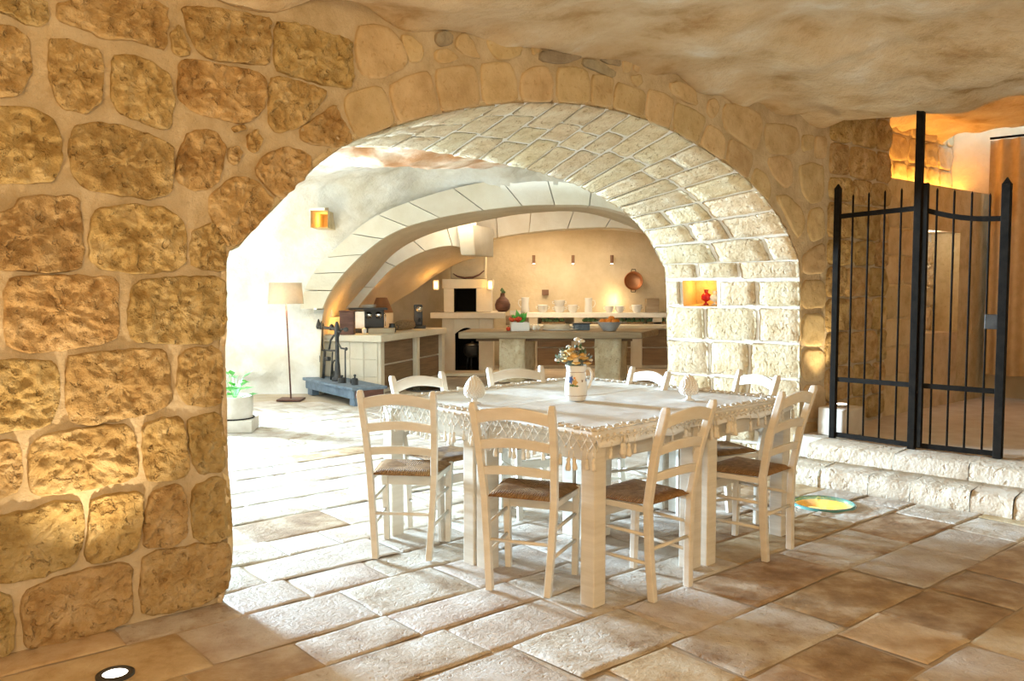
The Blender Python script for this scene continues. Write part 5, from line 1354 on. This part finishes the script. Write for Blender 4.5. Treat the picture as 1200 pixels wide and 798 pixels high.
for k, (px, sz) in enumerate(((648, 30), (690, 26), (740, 30), (770, 26))):     # greenery in the gap under the shelf
    P = Vector((bx(px, YC + .42), YC + .42, bz0)); e = empty('herb_tray', P, 0, ('low tray of green herbs under the shelf, leftmost', 'low tray of green herbs under the shelf behind the dark box', 'low tray of green herbs under the shelf behind the oranges', 'low tray of green herbs under the shelf, rightmost')[k], 'herbs', 'trays of herbs under the shelf')
    mb = MB(); mb.box((0, 0, .02), (sz * .014, .14, .04)); mb.build('tray', M['wicker'], e, bevel=.004)
    mb = MB()
    for j in range(26): mb.ball((rb.uniform(-.5, .5) * sz * .013, rb.uniform(-.06, .06), rb.uniform(.04, .09)), .028, 5, 3)
    mb.build('leaves', M['dkgreen'], e, kind='stuff')
# copper pan
P = at(742, 329, YK - .12)
e = empty('copper_pan', P, 0, 'round copper pan hanging on the kitchen back wall', 'pan')
mb = MB(); prof2 = [(.001, .05), (.13, .05), (.15, .04), (.165, -.02), (.18, -.02), (.175, -.03), (.15, -.028)]
vs = []; f = []; n = 30
for r, y in [(.001, -.0), (.12, .004), (.14, -.01), (.155, -.05), (.17, -.055), (.17, -.045), (.155, -.02), (.15, .03), (.001, .03)]:
    for k in range(n): a = 2 * PI * k / n; vs.append((r * math.cos(a), y, r * math.sin(a)))
for i in range(8):
    for k in range(n): f.append((i * n + k, i * n + (k + 1) % n, (i + 1) * n + (k + 1) % n, (i + 1) * n + k))
mb.add(vs, f); mb.build('bowl', M['copper'], e, smooth=True)
for s in (1, -1):
    mb = MB(); mb.tube([(-.04, -.03, s * .165), (-.035, -.03, s * .2), (.035, -.03, s * .2), (.04, -.03, s * .165)], .009, 6); mb.build('handle', M['old_iron'], e, smooth=True)
# three wall spots
for k, px in enumerate((625.5, 671.5, 717)):
    P = at(px, 304, YK - .14); e = empty('wall_spotlight', P, 0, ('slim brown tube spotlight on the kitchen wall, leftmost of three', 'slim brown tube spotlight on the kitchen wall, middle of three', 'slim brown tube spotlight on the kitchen wall, rightmost of three')[k], 'lamp', 'tube spotlights on the kitchen wall')
    mb = MB(); mb.tube([(0, 0, -.075), (0, 0, .075)], .028, 14); mb.build('tube', M['terracotta'], e, smooth=False)
    mb = MB(); mb.tube([(0, .02, 0), (0, .13, 0)], .01, 6); mb.build('bracket', M['iron'], e)
    mb = MB(); mb.tube([(0, 0, -.080), (0, 0, -.074)], .022, 12); mb.build('lens', M['uplight'], e)
    spot('wall_spot_light', tuple(P + Vector((0, -.04, -.1))), (P.x, YK - .3, 0), 6, (1, .8, .5), 80, .7)
P = at(639, 346, YK - .06); boxobj('wall_socket', P, (.12, .05, .10), 0, M['terracotta'], 'small square brown wall socket above the kitchen shelf', 'socket', .004)
# demijohn and framed bits by the fireplace
P = Vector((at(589, 372, YF + .3).x, YF + .3, zm))
e = empty('demijohn', P, 0, 'dark round demijohn with green leaf stopper on the mantel right of the fireplace', 'bottle')
mb = MB(); mb.lathe([(.07, 0), (.12, .05), (.13, .12), (.10, .2), (.045, .25), (.035, .30), (.04, .31)], n=20); mb.build('body', M['dark_wood'], e, smooth=True)
mb = MB()
for j in range(10): mb.ball((rb.uniform(-.03, .03), rb.uniform(-.03, .03), rb.uniform(.31, .38)), .022, 5, 3)
mb.build('leaves', M['dkgreen'], e)
P = Vector((bx(603, YC), YC - .05, bz0 + .002)); boxobj('wooden_chest', P, (.30, .14, .17), 0, M['table_wood'], 'small brown wooden box on the back counter right of the mantel', 'box')
P = Vector((bx(604, YC), YC + .3, bz0 + .002)); boxobj('grey_canister', P, (.2, .14, .24), 0, M['steel'], 'small grey canister behind the brown box on the back counter', 'canister')

# island -----------------------------------------------------------------
YI = 12.45
iz = at(640, 389, YI).z
isl = empty('kitchen_island', (0, 0, 0), 0, 'long weathered plank island table on two rough stone piers', 'table')
ix0, ix1 = at(537, 390, YI).x, at(752, 392, YI).x
mb = MB(); t = .10
top = [Vector((ix0, YI, iz - t)), Vector((ix1, YI - .05, iz - t)), Vector((ix1 + .42, YI + 1.0, iz - t)), Vector((ix0 + .12, YI + 1.0, iz - t))]
mb.hexa(top + [p + Vector((0, 0, t)) for p in top]); mb.build('plank_top', M['table_wood'], isl, bevel=.018)
mb = MB(); mb.hexa([Vector((ix0 + .25, YI + .25, iz - t - .05)), Vector((ix1 - .1, YI + .25, iz - t - .05)), Vector((ix1 - .1, YI + .75, iz - t - .05)), Vector((ix0 + .25, YI + .75, iz - t - .05))] + [Vector((ix0 + .25, YI + .25, iz - t)), Vector((ix1 - .1, YI + .25, iz - t)), Vector((ix1 - .1, YI + .75, iz - t)), Vector((ix0 + .25, YI + .75, iz - t))]); mb.build('under_frame', M['board_wood'], isl)
for px0, px1 in ((585, 614), (697, 727)):
    x0, x1 = at(px0, 420, YI + .15).x, at(px1, 420, YI + .15).x
    mb = MB()
    def pier(a, b, x0=x0, x1=x1):
        k = a * 4; z = (iz - t - .0) * b
        w = x1 - x0; pts = [(x0, YI + .15), (x1, YI + .15), (x1 + .18, YI + .75), (x0 + .18, YI + .75), (x0, YI + .15)]
        i = min(3, int(k)); fr = k - i; X = pts[i][0] + (pts[i + 1][0] - pts[i][0]) * fr; Y = pts[i][1] + (pts[i + 1][1] - pts[i][1]) * fr
        P = Vector((X, Y, z)); d = fbm(P, 5, .018); return P + Vector((d, d * .6, 0))
    mb.grid(pier, 24, 12); mb.build('stone_pier', M['vault'], isl, smooth=True)
def ispot(px, dy=.45): Y = YI + dy; return Vector((at(px, 385, Y).x, Y, iz + .001))
Q = ispot(609, .3)
e = tray('vegetable_crate', Q, .26, .2, .13, .1, M['ceramic'], 'white slatted crate of vegetables at the left of the island', 'crate')
for k in range(9):
    P = Q + Vector((rb.uniform(-.14, .0), rb.uniform(-.07, .04), .12 + rb.uniform(0, .07)))
    if k > 6: P = Q + Vector((-.17 + .0 * k, -.05 + (k - 7) * .09, .033))
    e = empty('tomato', P, 0, 'red tomato in or beside the white crate on the island', 'tomato', 'tomatoes at the crate')
    mb = MB(); mb.ball((0, 0, 0), .036, 10, 6, (1, 1, .85)); mb.build('fruit', M['red'] if k % 4 else M['orange'], e, smooth=True)
    mb = MB(); mb.ball((0, 0, .03), .012, 5, 3); mb.build('stalk', M['dkgreen'], e)
e = empty('green_herbs', Q + Vector((.0, .03, .10)), 0, 'bunch of bright green leaves rising from the white crate', 'herbs')
for j in range(34):
    d = Vector((rb.uniform(-1, 1), rb.uniform(-1, 1), rb.uniform(.6, 2.2))).normalized() * rb.uniform(.12, .24); w = d.cross(Vector((.3, 1, 0))).normalized() * .03
    mb = MB(); mb.add([(0, 0, 0), d * .6 + w, d, d * .6 - w], [(0, 1, 2, 3)]); mb.build('leaf', M['green'], e)
for k, (dx, dy) in enumerate(((.18, .05), (.22, -.04), (.27, .03))):
    e = empty('onion', Q + Vector((dx, dy, .16 if k == 0 else .04)), 0, 'pale onion beside the vegetable crate on the island', 'onion', 'onions by the crate')
    e.location.z = iz + .04
    mb = MB(); mb.lathe([(.005, -.035), (.03, -.025), (.042, 0), (.03, .026), (.008, .045), (.004, .06)], n=12); mb.build('bulb_body', M['petal'], e, smooth=True)
Q = ispot(655, .5)
e = empty('dough_board', Q, 0, 'thin pale dough board lying on the island with rolling pin', 'board')
mb = MB(); mb.lathe([(.16, 0), (.2, .018), (.19, .022), (.15, .006)], n=24, sq=(1.5, .8)); mb.build('plate', M['ceramic'], e, smooth=True)
e = empty('rolling_pin', ispot(652, .62), 0, 'pale wooden rolling pin on the island', 'rolling pin')
mb = MB(); mb.tube([(-.2, 0, .045), (.2, 0, .045)], .045, 14); mb.build('roller', M['kstone'], e, smooth=True)
for s in (-1, 1):
    mb = MB(); mb.tube([(s * .2, 0, .045), (s * .28, 0, .045)], [.014, .018], 8); mb.build('handle', M['kstone'], e, smooth=True)
Q = ispot(681, .6)
e = empty('storage_box', Q, .1, 'dark grey flat box on the island left of the oranges', 'box')
mb = MB(); mb.box((0, 0, .045), (.24, .2, .09)); mb.build('body', M['blue_wood'], e, bevel=.01)
mb = MB(); mb.box((0, 0, .1), (.27, .23, .02)); mb.build('lid', M['black'], e, bevel=.005)
Q = ispot(714, .35)
e = empty('fruit_colander', Q, 0, 'grey enamel colander full of oranges on the island', 'colander')
mb = MB(); mb.lathe([(.09, 0), (.10, .01), (.13, .05), (.19, .13), (.2, .135), (.185, .13), (.12, .05), (.001, .03)], n=24, close=False); mb.build('bowl', M['enamel'], e, smooth=True)
for s in (-1, 1):
    mb = MB(); mb.tube([(s * .18, -.05, .12), (s * .25, -.04, .13), (s * .25, .04, .13), (s * .18, .05, .12)], .010, 6); mb.build('handle', M['steel'], e, smooth=True)
for k in range(9):
    a = 2 * PI * k / 7; r = .11 if k < 7 else .04
    P = Q + Vector((r * math.cos(a), r * math.sin(a), .135 if k < 7 else .175))
    e = empty('orange_fruit', P, 0, 'orange heaped in the grey colander on the island', 'orange', 'oranges in the colander')
    mb = MB(); mb.ball((0, 0, 0), .045, 10, 7); mb.build('fruit', M['orange'], e, smooth=True)
    mb = MB(); mb.ball((0, 0, .043), .006, 5, 3); mb.build('stalk', M['dkgreen'], e)
